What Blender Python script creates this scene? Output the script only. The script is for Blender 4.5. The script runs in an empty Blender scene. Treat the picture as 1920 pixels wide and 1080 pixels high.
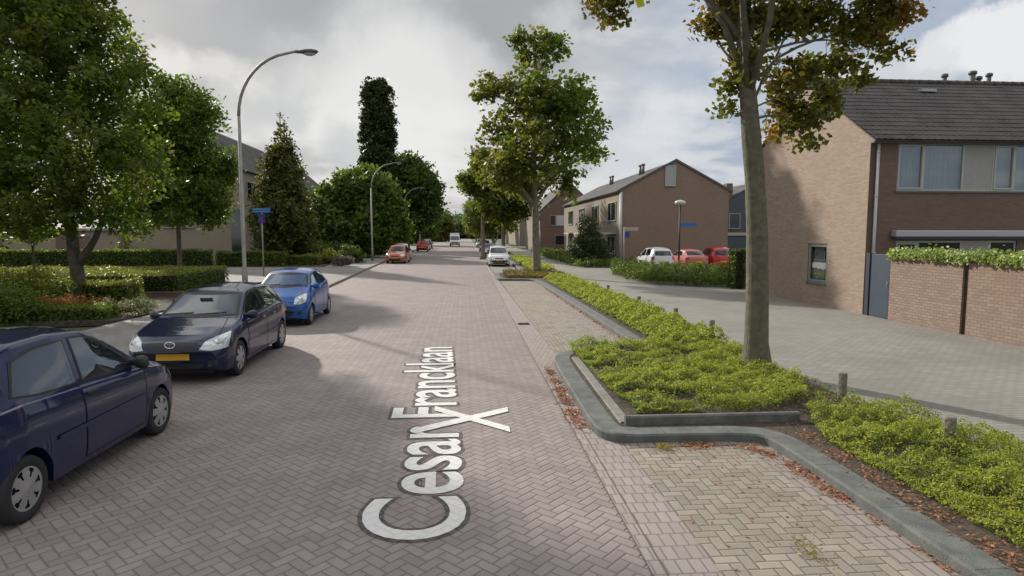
import bpy, bmesh, math, random
import numpy as np
from mathutils import Vector, Matrix, noise
from mathutils.bvhtree import BVHTree
random.seed(7); RNG = np.random.default_rng(7)
R = math.radians
C = bpy.context.scene.collection
SC = bpy.context.scene

# ---------------------------------------------------------------- camera, light, sky
F, H, HY, VX = 1150.0, 2.5, 438.0, 868.0
PITCH = math.atan((540 - HY) / F)
YAW = math.atan2((960 - VX) * math.cos(PITCH), F)
cam = bpy.data.objects.new('camera', bpy.data.cameras.new('camera')); C.objects.link(cam)
cam.location = (0, 0, H)
cam.rotation_euler = (R(90) - PITCH, 0, -YAW)
cam.data.sensor_width = 36; cam.data.lens = 36 * F / 1920
cam.data.clip_end = 3000; cam.data.clip_start = .05
SC.camera = cam
SC.view_settings.view_transform = 'Standard'; SC.view_settings.look = 'None'
SC.view_settings.exposure = 0.24; SC.view_settings.gamma = 1.0
SUN_EL, SUN_AZ = R(25.5), R(-34.5)           # azimuth from +Y, negative = left
sd = Vector((math.sin(SUN_AZ) * math.cos(SUN_EL), math.cos(SUN_AZ) * math.cos(SUN_EL), math.sin(SUN_EL)))
sun = bpy.data.objects.new('sun', bpy.data.lights.new('sun', 'SUN')); C.objects.link(sun)
sun.data.energy = 4.4; sun.data.angle = R(1.5); sun.data.color = (1, .92, .82)
sun.rotation_euler = sd.to_track_quat('Z', 'Y').to_euler()


class NT:
    """small expression builder for shader nodes"""
    def __init__(s, tree): s.t = tree; s.L = tree.links
    def n(s, typ, **kw):
        nd = s.t.nodes.new(typ)
        for k, v in kw.items():
            setattr(nd, k, v)
        return nd
    def put(s, sock, v):
        if isinstance(v, bpy.types.NodeSocket): s.L.new(v, sock)
        elif v is not None: sock.default_value = v
    def m(s, op, *a):
        nd = s.n('ShaderNodeMath', operation=op)
        for i, v in enumerate(a): s.put(nd.inputs[i], v)
        return nd.outputs[0]
    def mix(s, f, a, b, blend='MIX'):
        nd = s.n('ShaderNodeMix', data_type='RGBA', blend_type=blend)
        s.put(nd.inputs[0], f)
        s.put(nd.inputs[6], a if isinstance(a, bpy.types.NodeSocket) else (*a, 1))
        s.put(nd.inputs[7], b if isinstance(b, bpy.types.NodeSocket) else (*b, 1))
        return nd.outputs[2]
    def ss(s, v, a, b, lo=0., hi=1.):
        nd = s.n('ShaderNodeMapRange', interpolation_type='SMOOTHSTEP')
        s.put(nd.inputs[0], v)
        for i, q in enumerate((a, b, lo, hi)): s.put(nd.inputs[i + 1], q)
        return nd.outputs[0]
    def noise(s, vec, scale, detail=4, rough=.5, out=0):
        nd = s.n('ShaderNodeTexNoise'); s.put(nd.inputs['Vector'], vec)
        nd.inputs['Scale'].default_value = scale; nd.inputs['Detail'].default_value = detail
        nd.inputs['Roughness'].default_value = rough
        return nd.outputs[out]
    def xyz(s, v):
        nd = s.n('ShaderNodeSeparateXYZ'); s.put(nd.inputs[0], v); return nd.outputs
    def vec(s, x, y, z=0.):
        nd = s.n('ShaderNodeCombineXYZ')
        for i, v in enumerate((x, y, z)): s.put(nd.inputs[i], v)
        return nd.outputs[0]
    def bump(s, h, dist=.01, strength=1.):
        nd = s.n('ShaderNodeBump'); s.put(nd.inputs['Height'], h)
        nd.inputs['Distance'].default_value = dist; nd.inputs['Strength'].default_value = strength
        return nd.outputs[0]


# sky: Nishita behind a broken cloud deck laid out in world directions
w = bpy.data.worlds.new('World'); SC.world = w; w.use_nodes = True
w.node_tree.nodes.clear(); t = NT(w.node_tree)
sky = t.n('ShaderNodeTexSky', sky_type='NISHITA', sun_disc=False, sun_elevation=SUN_EL, sun_rotation=SUN_AZ % (2 * math.pi))
gen = t.n('ShaderNodeTexCoord').outputs['Generated']
x, y, z = t.xyz(gen)
zz = t.m('ADD', t.m('MAXIMUM', z, 0.), .16)
pl = t.vec(t.m('DIVIDE', x, zz), t.m('DIVIDE', y, zz), 0.)
n1 = t.noise(pl, .75, 7, .52); n2 = t.noise(pl, 2.1, 6, .5); n3 = t.noise(gen, 6.0, 5, .5)
az = t.m('DIVIDE', x, t.m('MAXIMUM', t.m('ABSOLUTE', y), .1))
high = t.ss(z, .10, .38)
grey = t.mix(high, (.64, .635, .63), (.42, .425, .435))
fac = t.ss(n1, .44, .56)
grey = t.mix(t.m('MULTIPLY', fac, .8), grey, (.335, .34, .35))
lit = t.m('MULTIPLY', t.ss(n2, .52, .62), .55)
grey = t.mix(lit, grey, (.64, .635, .62))
right = t.ss(az, .10, .42)
blue = t.mix(t.ss(n2, .44, .62), (.33, .395, .49), (.54, .565, .60))
cl = t.mix(t.m('MULTIPLY', right, .85), grey, blue)
wc = t.noise(gen, 4.5, 7, .6, out=1)
wv = t.n('ShaderNodeVectorMath', operation='MULTIPLY_ADD'); t.put(wv.inputs[0], wc); wv.inputs[1].default_value = (.26, .26, .20); wv.inputs[2].default_value = (-.13, -.13, -.10)
wa = t.n('ShaderNodeVectorMath', operation='ADD'); t.put(wa.inputs[0], gen); t.put(wa.inputs[1], wv.outputs[0])
def blob(px, py, rad, lo=.2):
    dx = (px - 960) / F; dy = (540 - py) / F
    rr = Vector((math.cos(YAW), -math.sin(YAW), 0)); ff = Vector((math.sin(YAW) * math.cos(PITCH), math.cos(YAW) * math.cos(PITCH), -math.sin(PITCH)))
    d = (ff + rr * dx + rr.cross(ff) * dy).normalized()
    vm = t.n('ShaderNodeVectorMath', operation='DISTANCE')
    t.put(vm.inputs[0], wa.outputs[0]); vm.inputs[1].default_value = d
    v = vm.outputs['Value']
    return t.ss(v, rad, rad * lo, 0., 1.)
for bx_, by_, br_, lo_, am_, bc_ in ((640, 30, .16, .6, .75, (.32, .325, .335)), (820, 15, .16, .6, .75, (.31, .315, .33)), (450, 40, .15, .55, .7, (.33, .335, .345)), (980, 20, .12, .5, .6, (.34, .345, .36)),
        (250, 20, .12, .4, .6, (.42, .42, .42)), (330, 112, .055, .35, .8, (.70, .69, .66)), (430, 118, .05, .3, .7, (.68, .67, .645)), (560, 190, .12, .3, .6, (.68, .675, .66)), (760, 200, .20, .3, .85, (.72, .715, .70)), (900, 110, .07, .3, .5, (.62, .61, .60)),
        (640, 290, .07, .3, .55, (.42, .43, .45)), (500, 200, .05, .3, .5, (.42, .43, .45)), (1250, 230, .10, .3, .7, (.68, .69, .70)), (1180, 300, .10, .3, .5, (.60, .61, .63)), (1060, 40, .05, .3, .6, (.60, .60, .60)),
        (1880, 75, .05, .6, .95, (.74, .74, .75)), (1830, 110, .05, .6, .9, (.66, .66, .68)), (1930, 110, .07, .6, .95, (.72, .72, .73)), (1790, 135, .035, .5, .8, (.66, .66, .68))):
    cl = t.mix(t.m('MULTIPLY', blob(bx_, by_, br_, lo_), am_), cl, bc_)
cl = t.mix(t.ss(z, .42, .62), cl, t.mix(t.ss(n2, .42, .58), (.42, .46, .52), (1.25, 1.22, 1.18)))
cl10 = t.mix(1., cl, (10, 10, 10), 'MULTIPLY')
col = t.mix(.96, sky.outputs[0], cl10)
bg = t.n('ShaderNodeBackground'); t.put(bg.inputs[0], col); bg.inputs[1].default_value = .1
o = t.n('ShaderNodeOutputWorld'); t.L.new(bg.outputs[0], o.inputs[0])


def at(px, py, Y):
    """world point seen at photo pixel px,py at depth Y"""
    dx = (px - 960) / F; dy = (540 - py) / F
    rr = Vector((math.cos(YAW), -math.sin(YAW), 0)); ff = Vector((math.sin(YAW) * math.cos(PITCH), math.cos(YAW) * math.cos(PITCH), -math.sin(PITCH)))
    d = ff + rr * dx + rr.cross(ff) * dy
    return Vector((0, 0, H)) + d * (Y / d.y)

# ---------------------------------------------------------------- materials
MATS = {}
def mat(name, col=(.5, .5, .5), rough=.6, metal=0., spec=.5, coat=0., var=0., vscale=3., bump=0., bscale=40., emit=None, ior=None):
    if name in MATS: return MATS[name]
    m = bpy.data.materials.new(name); m.use_nodes = True; MATS[name] = m
    t = NT(m.node_tree); b = m.node_tree.nodes['Principled BSDF']
    b.inputs['Roughness'].default_value = rough; b.inputs['Metallic'].default_value = metal
    b.inputs['Specular IOR Level'].default_value = spec; b.inputs['Coat Weight'].default_value = coat
    if coat: b.inputs['Coat Roughness'].default_value = .04
    if ior: b.inputs['IOR'].default_value = ior
    oc = t.n('ShaderNodeTexCoord').outputs['Object']
    c = (*col, 1)
    if var:
        nz = t.noise(oc, vscale, 6, .6)
        c = t.mix(t.ss(nz, .25, .75), tuple(v * (1 - var) for v in col), tuple(min(1, v * (1 + var)) for v in col))
    t.put(b.inputs['Base Color'], c)
    if bump: t.put(b.inputs['Normal'], t.bump(t.noise(oc, bscale, 5, .6), bump))
    return m

def pos_rot(t, rot, W):
    g = t.n('ShaderNodeNewGeometry').outputs['Position']
    x, y, z = t.xyz(g); c, s = math.cos(rot), math.sin(rot)
    u = t.m('MULTIPLY', t.m('ADD', t.m('MULTIPLY', x, c), t.m('MULTIPLY', y, s)), 1 / W)
    v = t.m('MULTIPLY', t.m('ADD', t.m('MULTIPLY', x, -s), t.m('MULTIPLY', y, c)), 1 / W)
    return g, u, v

def stains(t, g, c, dark, amt=.5, sc=.35):
    n = t.noise(g, sc, 6, .6)
    return t.mix(t.m('MULTIPLY', t.ss(n, .42, .72), amt), c, dark)

def herringbone(name, cols, mortar, rot, W=.1, rough=.75, joint=(.035, .10), dirt=(.1, .09, .08), moss=None):
    m = bpy.data.materials.new(name); m.use_nodes = True; t = NT(m.node_tree); b = m.node_tree.nodes['Principled BSDF']
    g, u, v = pos_rot(t, rot, W)
    wob = t.noise(g, 6., 2, .5)
    u = t.m('ADD', u, t.m('MULTIPLY', wob, .10)); v = t.m('ADD', v, t.m('MULTIPLY', wob, -.10))
    i = t.m('FLOOR', u); j = t.m('FLOOR', v); fx = t.m('SUBTRACT', u, i); fy = t.m('SUBTRACT', v, j)
    k = t.m('FLOORED_MODULO', t.m('SUBTRACT', i, j), 4.)
    mm = [t.m('COMPARE', k, float(q), .5) for q in range(4)]
    dR = t.m('MULTIPLY_ADD', mm[0], 9., t.m('SUBTRACT', 1., fx)); dL = t.m('MULTIPLY_ADD', mm[1], 9., fx)
    dT = t.m('MULTIPLY_ADD', mm[3], 9., t.m('SUBTRACT', 1., fy)); dB = t.m('MULTIPLY_ADD', mm[2], 9., fy)
    d = t.m('MINIMUM', t.m('MINIMUM', dR, dL), t.m('MINIMUM', dT, dB))
    ids = t.vec(t.m('SUBTRACT', i, mm[1]), t.m('SUBTRACT', j, mm[2]), t.m('ADD', mm[2], mm[3]))
    wn = t.n('ShaderNodeTexWhiteNoise', noise_dimensions='3D'); t.put(wn.inputs[0], ids); rnd = wn.outputs[0]
    c = t.mix(t.ss(rnd, 0., .5), cols[0], cols[1]); c = t.mix(t.ss(rnd, .5, 1.), c, cols[2])
    fine = t.noise(g, 90., 4, .6)
    c = t.mix(t.m('MULTIPLY', fine, .35), c, tuple(q * .55 for q in cols[0]))
    c = stains(t, g, c, dirt, .55, .45)
    c = stains(t, g, c, tuple(q * 1.25 for q in cols[2]), .35, 1.7)
    jm = t.ss(d, joint[0], joint[1])
    mo = mortar
    if moss:
        mo = t.mix(t.ss(t.noise(g, 1.6, 4, .6), .45, .6), mortar, moss)
    c = t.mix(jm, mo, c)
    t.put(b.inputs['Base Color'], c); b.inputs['Roughness'].default_value = rough
    b.inputs['Specular IOR Level'].default_value = .35
    h = t.m('ADD', t.m('ADD', t.ss(d, .0, .16), t.m('MULTIPLY', fine, .25)), t.m('MULTIPLY', rnd, .35))
    t.put(b.inputs['Normal'], t.bump(h, .006))
    return m

def bond(name, bw, bh, cols, mortar, rot=0., wall=False, offset=.5, ms=.008, rough=.8, dirt=(.12, .11, .1), dirta=.4, bdist=.004, world=True):
    """stretcher bond; wall=True maps by the wall's own direction"""
    m = bpy.data.materials.new(name); m.use_nodes = True; t = NT(m.node_tree); b = m.node_tree.nodes['Principled BSDF']
    if wall:
        ge = t.n('ShaderNodeNewGeometry'); g = ge.outputs['Position']; x, y, z = t.xyz(g)
        nx, ny, nz = t.xyz(ge.outputs['True Normal'])
        f = t.m('GREATER_THAN', t.m('ABSOLUTE', nx), .6)
        u = t.m('ADD', t.m('MULTIPLY', y, f), t.m('MULTIPLY', x, t.m('SUBTRACT', 1., f))); vv = t.vec(u, z, 0.)
    else:
        g, u, v = pos_rot(t, rot, 1.); vv = t.vec(u, v, 0.)
    br = t.n('ShaderNodeTexBrick', offset=offset); t.put(br.inputs['Vector'], vv)
    br.inputs['Scale'].default_value = 1; br.inputs['Brick Width'].default_value = bw; br.inputs['Row Height'].default_value = bh
    br.inputs['Mortar Size'].default_value = ms; br.inputs['Mortar Smooth'].default_value = .3; br.inputs['Bias'].default_value = 0
    for q, cc in zip(('Color1', 'Color2', 'Mortar'), (cols[0], cols[1], mortar)): br.inputs[q].default_value = (*cc, 1)
    fine = t.noise(g, 60., 4, .65)
    c = t.mix(t.m('MULTIPLY', fine, .4), br.outputs[0], tuple(q * .55 for q in cols[0]))
    c = stains(t, g, c, dirt, dirta, .5)
    t.put(b.inputs['Base Color'], c); b.inputs['Roughness'].default_value = rough; b.inputs['Specular IOR Level'].default_value = .3
    h = t.m('ADD', t.m('SUBTRACT', 1., br.outputs[1]), t.m('MULTIPLY', fine, .3))
    t.put(b.inputs['Normal'], t.bump(h, bdist))
    return m

def leafmat(name, c1, c2, trans=.35, rough=.5, patch=None, pscale=.6):
    m = bpy.data.materials.new(name); m.use_nodes = True; t = NT(m.node_tree); b = m.node_tree.nodes['Principled BSDF']
    ge = t.n('ShaderNodeNewGeometry'); rnd = ge.outputs['Random Per Island']
    oc = t.n('ShaderNodeTexCoord').outputs['Object']
    c = t.mix(rnd, c1, c2)
    c = t.mix(t.ss(t.noise(oc, pscale, 3, .5), .4, .65), c, patch or tuple(q * 1.25 for q in c2))
    t.put(b.inputs['Base Color'], c); b.inputs['Roughness'].default_value = rough; b.inputs['Specular IOR Level'].default_value = .35
    tr = t.n('ShaderNodeBsdfTranslucent'); t.put(tr.inputs[0], t.mix(1., c, (1.6, 1.7, .8), 'MULTIPLY'))
    mx = t.n('ShaderNodeMixShader'); mx.inputs[0].default_value = trans
    t.L.new(b.outputs[0], mx.inputs[1]); t.L.new(tr.outputs[0], mx.inputs[2])
    t.L.new(mx.outputs[0], m.node_tree.nodes['Material Output'].inputs[0])
    return m

# ---------------------------------------------------------------- object helpers
def tag(o, label=None, cat=None, group=None, kind=None):
    if label: o['label'] = label
    if cat: o['category'] = cat
    if group: o['group'] = group
    if kind: o['kind'] = kind
    return o
def empty(name, loc=(0, 0, 0), rz=0.):
    o = bpy.data.objects.new(name, None); C.objects.link(o); o.location = loc; o.rotation_euler = (0, 0, rz); o.empty_display_size = .2
    return o
def mesh_obj(name, V, Fc, m, parent=None, smooth=False, loc=None, mi=None):
    me = bpy.data.meshes.new(name); me.from_pydata([tuple(v) for v in V], [], [tuple(f) for f in Fc])
    for q in (m if isinstance(m, (list, tuple)) else [m]): me.materials.append(q)
    if mi is not None: me.polygons.foreach_set('material_index', list(mi))
    if smooth: me.polygons.foreach_set('use_smooth', [True] * len(me.polygons))
    me.update()
    o = bpy.data.objects.new(name, me); C.objects.link(o)
    if parent: o.parent = parent
    if loc: o.location = loc
    return o
class MB:
    def __init__(s): s.V = []; s.F = []; s.mi = []
    def add(s, V, Fc, mi=0):
        b = len(s.V); s.V += [tuple(v) for v in V]; s.F += [tuple(i + b for i in f) for f in Fc]; s.mi += [mi] * len(Fc); return s
    def box(s, x0, x1, y0, y1, z0, z1, mi=0):
        x0, x1 = sorted((x0, x1)); y0, y1 = sorted((y0, y1)); z0, z1 = sorted((z0, z1))
        V = [(x, y, z) for z in (z0, z1) for x, y in ((x0, y0), (x1, y0), (x1, y1), (x0, y1))]
        return s.add(V, [(3, 2, 1, 0), (4, 5, 6, 7), (0, 1, 5, 4), (1, 2, 6, 5), (2, 3, 7, 6), (3, 0, 4, 7)], mi)
    def tube(s, pts, rad, n=10, cap=True, mi=0):
        pts = [Vector(p) for p in pts]; rad = rad if isinstance(rad, (list, tuple)) else [rad] * len(pts)
        V = []; ref = Vector((.31, .87, .37))
        for i, p in enumerate(pts):
            d = (pts[min(i + 1, len(pts) - 1)] - pts[max(i - 1, 0)]).normalized()
            if abs(d.z) > .9: ref = Vector((1, 0, 0))
            else: ref = Vector((0, 0, 1))
            a = d.cross(ref).normalized() if i == 0 else (a - d * a.dot(d)).normalized()
            b = d.cross(a)
            for q in range(n):
                an = 2 * math.pi * q / n; V.append(p + (a * math.cos(an) + b * math.sin(an)) * rad[i])
        Fc = [(i * n + q, i * n + (q + 1) % n, (i + 1) * n + (q + 1) % n, (i + 1) * n + q) for i in range(len(pts) - 1) for q in range(n)]
        if cap: Fc += [tuple(range(n))[::-1], tuple((len(pts) - 1) * n + q for q in range(n))]
        return s.add(V, Fc, mi)
    def prism(s, poly, z0, z1, mi=0):
        n = len(poly); V = [(x, y, z0) for x, y in poly] + [(x, y, z1) for x, y in poly]
        return s.add(V, [tuple(range(n))[::-1], tuple(range(n, 2 * n))] + [(i, (i + 1) % n, n + (i + 1) % n, n + i) for i in range(n)], mi)
    def build(s, name, m, parent=None, smooth=False, bevel=0.):
        o = mesh_obj(name, s.V, s.F, m, parent, smooth, mi=s.mi if isinstance(m, (list, tuple)) else None)
        if bevel:
            b = o.modifiers.new('bevel', 'BEVEL'); b.width = bevel; b.segments = 2; b.limit_method = 'ANGLE'
        return o
def struct(o): o['kind'] = 'structure'; return o
def sheet(name, poly, z, m):
    o = mesh_obj(name, [(x, y, z) for x, y in poly], [tuple(range(len(poly)))], m); return struct(o)
def copy_tree(o, parent=None):
    c = o.copy(); C.objects.link(c)
    if parent: c.parent = parent
    for ch in [q for q in bpy.data.objects if q.parent == o]: copy_tree(ch, c)
    return c

def leaf_np(P, size, flat=.0, asp=.55, droop=0.):
    """diamond leaf quads at points P; returns verts (4N,3)"""
    N = len(P); nrm = RNG.normal(size=(N, 3)); nrm[:, 2] = np.abs(nrm[:, 2]) + flat; nrm /= np.linalg.norm(nrm, axis=1)[:, None]
    t = RNG.normal(size=(N, 3)); t[:, 2] -= droop; t -= nrm * (t * nrm).sum(1)[:, None]; t /= np.linalg.norm(t, axis=1)[:, None]
    b = np.cross(nrm, t); s = (size * RNG.uniform(.6, 1.3, N))[:, None]
    V = np.empty((N, 4, 3)); V[:, 0] = P + t * s; V[:, 1] = P + b * s * asp + t * s * .1; V[:, 2] = P - t * s; V[:, 3] = P - b * s * asp + t * s * .1
    return V.reshape(-1, 3)
def quads_obj(name, V, m, parent=None, mi=None):
    n = len(V) // 4; me = bpy.data.meshes.new(name)
    me.vertices.add(4 * n); me.vertices.foreach_set('co', V.astype(np.float32).ravel())
    me.loops.add(4 * n); me.loops.foreach_set('vertex_index', np.arange(4 * n, dtype=np.int32))
    me.polygons.add(n); me.polygons.foreach_set('loop_start', np.arange(0, 4 * n, 4, dtype=np.int32)); me.polygons.foreach_set('loop_total', np.full(n, 4, dtype=np.int32))
    for q in (m if isinstance(m, (list, tuple)) else [m]): me.materials.append(q)
    if mi is not None: me.polygons.foreach_set('material_index', mi.astype(np.int32))
    me.update(calc_edges=True)
    o = bpy.data.objects.new(name, me); C.objects.link(o)
    if parent: o.parent = parent
    return o
def blob_points(blobs, n_tw, per, spread, shell=.55, squash=.8):
    """twig clusters in the outer part of ellipsoid blobs, leaves gathered round each twig"""
    B = np.array(blobs, float); vol = (B[:, 3] * B[:, 4] * B[:, 5]) ** .75; k = RNG.choice(len(B), n_tw, p=vol / vol.sum())
    d = RNG.normal(size=(n_tw, 3)); d /= np.linalg.norm(d, axis=1)[:, None]
    r = shell + (1 - shell) * RNG.uniform(0, 1, n_tw) ** .7; r *= RNG.uniform(.85, 1.12, n_tw)
    T = B[k, :3] + d * r[:, None] * B[k, 3:6]
    P = np.repeat(T, per, 0) + RNG.normal(size=(n_tw * per, 3)) * spread * np.array([1, 1, squash])
    return P
BARK = mat('bark', (.10, .085, .065), .9, var=.35, vscale=6, bump=.03, bscale=14)
BARK2 = mat('bark_grey', (.19, .17, .12), .9, var=.35, vscale=5, bump=.02, bscale=18)
def limb_path(a, b, n=5, sag=.25):
    a = Vector(a); b = Vector(b); out = []
    for i in range(n + 1):
        f = i / n; p = a.lerp(b, f); p.z += sag * math.sin(f * math.pi) * (b - a).length * .5
        out.append(p + Vector((random.uniform(-1, 1), random.uniform(-1, 1), 0)) * .04 * (b - a).length * math.sin(f * math.pi))
    return out
def tree(name, label, base, path, rad, blobs, n_tw, per, spread, lsize, lm, cat='tree', group=None, bark=None, shell=.55, limb_r=.35, nl=None, asp=.55, droop=.3, mi_fn=None, squash=.8, flare=1.5):
    """path: trunk points relative to base; blobs relative to base"""
    r = empty(name, base); tag(r, label, cat, group)
    tb = MB(); rr = list(rad); pth = [Vector(p) for p in path]
    pp = []; rads = []
    for i in range(len(pth) - 1):
        for q in range(4):
            f = q / 4; pp.append(pth[i].lerp(pth[i + 1], f)); rads.append(rr[i] * (1 - f) + rr[i + 1] * f)
    pp.append(pth[-1]); rads.append(rr[-1])
    pp.insert(1, pth[0].lerp(pp[1], .35)); rads.insert(1, rads[0]); rads[0] *= flare
    for i in range(2, len(pp) - 1): pp[i] = pp[i] + Vector((random.uniform(-1, 1), random.uniform(-1, 1), 0)) * rads[i] * .12
    tb.tube(pp, rads, 14)
    for b in blobs[:nl]:
        c = Vector(b[:3]); 
        f = min(.95, max(.3, (c.z - .9 - pth[0].z) / max(.1, pth[-1].z - pth[0].z)))
        k = f * (len(pp) - 1); s = pp[int(k)]
        if (c - s).length < .4: continue
        r0 = rads[int(k)] * .6
        lp = limb_path(s, c, 5, .12); tb.tube(lp, [r0 * (1 - .75 * i / 5) for i in range(6)], 7)
        for q in range(4):
            dv = Vector((random.gauss(0, 1), random.gauss(0, 1), random.gauss(0, .7))).normalized()
            e = c + Vector((dv.x * b[3], dv.y * b[4], dv.z * b[5])) * .85
            st = lp[random.choice((2, 3, 4))]
            tb.tube(limb_path(st, e, 4, .05), [r0 * .38 * (1 - .8 * i / 4) for i in range(5)], 5)
    tb.build('trunk', bark or BARK, r, True)
    P = blob_points(blobs, n_tw, per, spread, shell, squash)
    P = P[P[:, 2] > .25]
    mi = mi_fn(P) if mi_fn else None
    quads_obj('crown', leaf_np(P, lsize, .3, asp, droop), lm, r, mi)
    return r
def hedge_leaves(faces_pts, nrm, n, depth, size, jitter=.04): pass

# ---------------------------------------------------------------- ground and paving
ROADB = herringbone('road_bricks', [(.242, .206, .196), (.270, .232, .220), (.298, .260, .243)], (.15, .12, .11), R(45), joint=(.02, .08), dirt=(.21, .172, .165))
BAYB = herringbone('bay_bricks', [(.215, .195, .165), (.265, .24, .20), (.325, .295, .25)], (.15, .135, .105), 0., rough=.85, dirt=(.22, .175, .14), moss=(.16, .15, .09), joint=(.02, .09))
GUTB = bond('gutter_bricks', .1, .2, [(.30, .268, .25), (.355, .32, .298)], (.20, .17, .155), dirt=(.2, .17, .155))
PAVG = bond('grey_pavers', .21, .105, [(.26, .25, .225), (.32, .31, .275)], (.15, .145, .125), dirt=(.17, .165, .14), ms=.007, dirta=.55)
SLAB = bond('pavement_slabs', .3, .3, [(.24, .23, .215), (.30, .285, .265)], (.12, .11, .1), dirt=(.13, .12, .11), dirta=.5)
SOIL = mat('soil', (.075, .058, .042), .95, var=.5, vscale=9, bump=.05, bscale=25)
CONC = mat('kerb_concrete', (.115, .124, .115), .85, var=.28, vscale=5, bump=.008, bscale=60)
CONCD = mat('kerb_concrete_dark', (.13, .135, .12), .9, var=.3, vscale=6, bump=.01, bscale=50)
LAND = mat('land', (.07, .085, .035), .95, var=.4, vscale=.6, bump=.05, bscale=6)
ASPH = mat('asphalt', (.12, .115, .11), .9, var=.25, vscale=2, bump=.004, bscale=120)
sheet('ground', [(-900, -200), (900, -200), (900, 1500), (-900, 1500)], -.05, LAND)
sheet('road', [(-7.2, -12), (1.35, -12), (1.42, 11), (1.5, 20), (1.75, 45), (2.1, 100), (3, 300), (-8.2, 300), (-7.6, 100), (-7.4, 57), (-6.5, 31)], 0., ROADB)
sheet('gutter', [(1.32, -12), (1.9, -12), (1.9, 36), (1.95, 45), (2.5, 100), (3.5, 300), (2.95, 300), (2.05, 100), (1.7, 45), (1.45, 20), (1.39, 11)], .004, GUTB)
DJ = mat('joint_dark', (.11, .092, .082), .9)
m = MB()
for x0, y0, x1, y1 in ((1.315, -12, 1.385, 11), (1.385, 11, 1.445, 20), (1.445, 20, 1.69, 45), (1.425, -12, 1.495, 11)):
    m.add([(x0, y0, .008), (x0 + .012, y0, .008), (x1 + .012, y1, .008), (x1, y1, .008)], [(0, 1, 2, 3)])
struct(m.build('gutter_joint', DJ))
sheet('parking_bay', [(1.88, -8), (3.28, -8), (3.28, 6.98), (1.88, 6.98)], .008, BAYB)
sheet('parking_bay', [(1.9, 12.2), (3.45, 12.2), (3.5, 32.2), (1.92, 32.2)], .008, BAYB)
sheet('parking_bay', [(1.95, 38), (3.7, 38), (3.9, 62), (2.1, 62)], .008, SLAB)
GUTB2 = bond('border_bricks', .1, .2, [(.27, .235, .21), (.33, .29, .26)], (.13, .11, .10), dirt=(.2, .17, .155))
sheet('parking_bay_border', [(3.28, -8), (3.62, -8), (3.62, 6.98), (3.28, 6.98)], .010, GUTB2)
sheet('parking_bay_border', [(3.45, 12.2), (3.75, 12.2), (3.8, 32.2), (3.5, 32.2)], .010, GUTB2)
sheet('parking_bay_border', [(1.9, 6.83), (3.28, 6.83), (3.28, 6.98), (1.9, 6.98)], .012, GUTB2)
m = MB(); m.prism([(5.66, -8), (60, -8), (60, 47), (9.0, 47), (9.5, 300), (6.3, 300), (5.95, 60), (5.66, 37)], -.03, .045)
struct(m.build('pavement', PAVG))
m = MB(); m.prism([(-6.28, -12), (-6.3, 22), (-6.4, 31), (-7.2, 57), (-7.4, 100), (-8, 300), (-12, 300), (-11.5, 60), (-10.2, 46), (-34, 46), (-34, 31.5), (-9.3, 31.5), (-9.6, 12), (-12, -12)], -.03, .07)
struct(m.build('pavement', SLAB))

def smooth_path(p, it=2):
    p = [Vector((*q, 0)) if len(q) == 2 else Vector(q) for q in p]
    for _ in range(it):
        o = [p[0]]
        for a, b in zip(p, p[1:]): o += [a.lerp(b, .25), a.lerp(b, .75)]
        p = o + [p[-1]]
    return p
def ribbon(mb, path, wd, z0, z1, ch=.02):
    """kerb swept along a path with chamfered upper edges"""
    path = smooth_path(path); prof = [(-wd / 2, z0), (-wd / 2, z1 - ch), (-wd / 2 + ch, z1), (wd / 2 - ch, z1), (wd / 2, z1 - ch), (wd / 2, z0)]
    V = []
    for i, p in enumerate(path):
        d = (path[min(i + 1, len(path) - 1)] - path[max(i - 1, 0)]).normalized(); s = Vector((d.y, -d.x, 0))
        V += [p + s * a + Vector((0, 0, z)) for a, z in prof]
    k = len(prof); Fc = [(i * k + q, i * k + (q + 1) % k, (i + 1) * k + (q + 1) % k, (i + 1) * k + q) for i in range(len(path) - 1) for q in range(k)]
    Fc += [tuple(range(k)), tuple((len(path) - 1) * k + q for q in range(k))[::-1]]
    mb.add(V, Fc)
nose = [(3.78, -8), (3.78, 5.9), (3.77, 6.55), (3.70, 6.95), (3.35, 7.10), (2.4, 7.13), (2.0, 7.13), (1.83, 7.22), (1.79, 7.5), (1.80, 8.2), (1.86, 11.0), (1.92, 11.7), (2.15, 12.15), (2.6, 12.3), (3.5, 12.35), (3.88, 12.5), (3.95, 13.2), (3.95, 31.3), (3.7, 32.1), (3.2, 32.35), (2.3, 32.4), (2.0, 32.6), (1.95, 33.2), (1.98, 36.6), (2.2, 37.4), (3.4, 37.7), (4.0, 38.4), (4.2, 62)]
m = MB(); ribbon(m, [(a - .02, b) for a, b in nose], .31, -.02, .115); struct(m.build('kerb', CONC))
m = MB(); ribbon(m, [(4.3, 7.42), (2.02, 7.42)], .09, 0., .215); struct(m.build('kerb', CONCD))
m = MB(); ribbon(m, [(2.05, 7.48), (2.1, 9.5), (2.16, 11.6)], .16, 0., .118); struct(m.build('kerb', mat('kerb_light', (.20, .195, .175), .9, var=.2, vscale=7, bump=.01)))
m = MB(); ribbon(m, [(5.62, -8), (5.62, 37), (5.95, 62)], .07, -.02, .085); struct(m.build('kerb', CONC))
m = MB(); ribbon(m, [(-6.2, -12), (-6.22, 22), (-6.32, 31), (-7.12, 57), (-7.32, 100), (-7.92, 300)], .16, -.02, .10); struct(m.build('kerb', mat('kerb_brown', (.20, .15, .125), .9, var=.3, vscale=4)))
m = MB()
for yy in (1.9, 2.9, 3.9, 4.9, 5.9): m.box(3.62, 3.90, yy - .003, yy + .003, .10, .1157)
for xx in (2.4, 3.2): m.box(xx - .003, xx + .003, 6.99, 7.25, .10, .1157)
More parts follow.
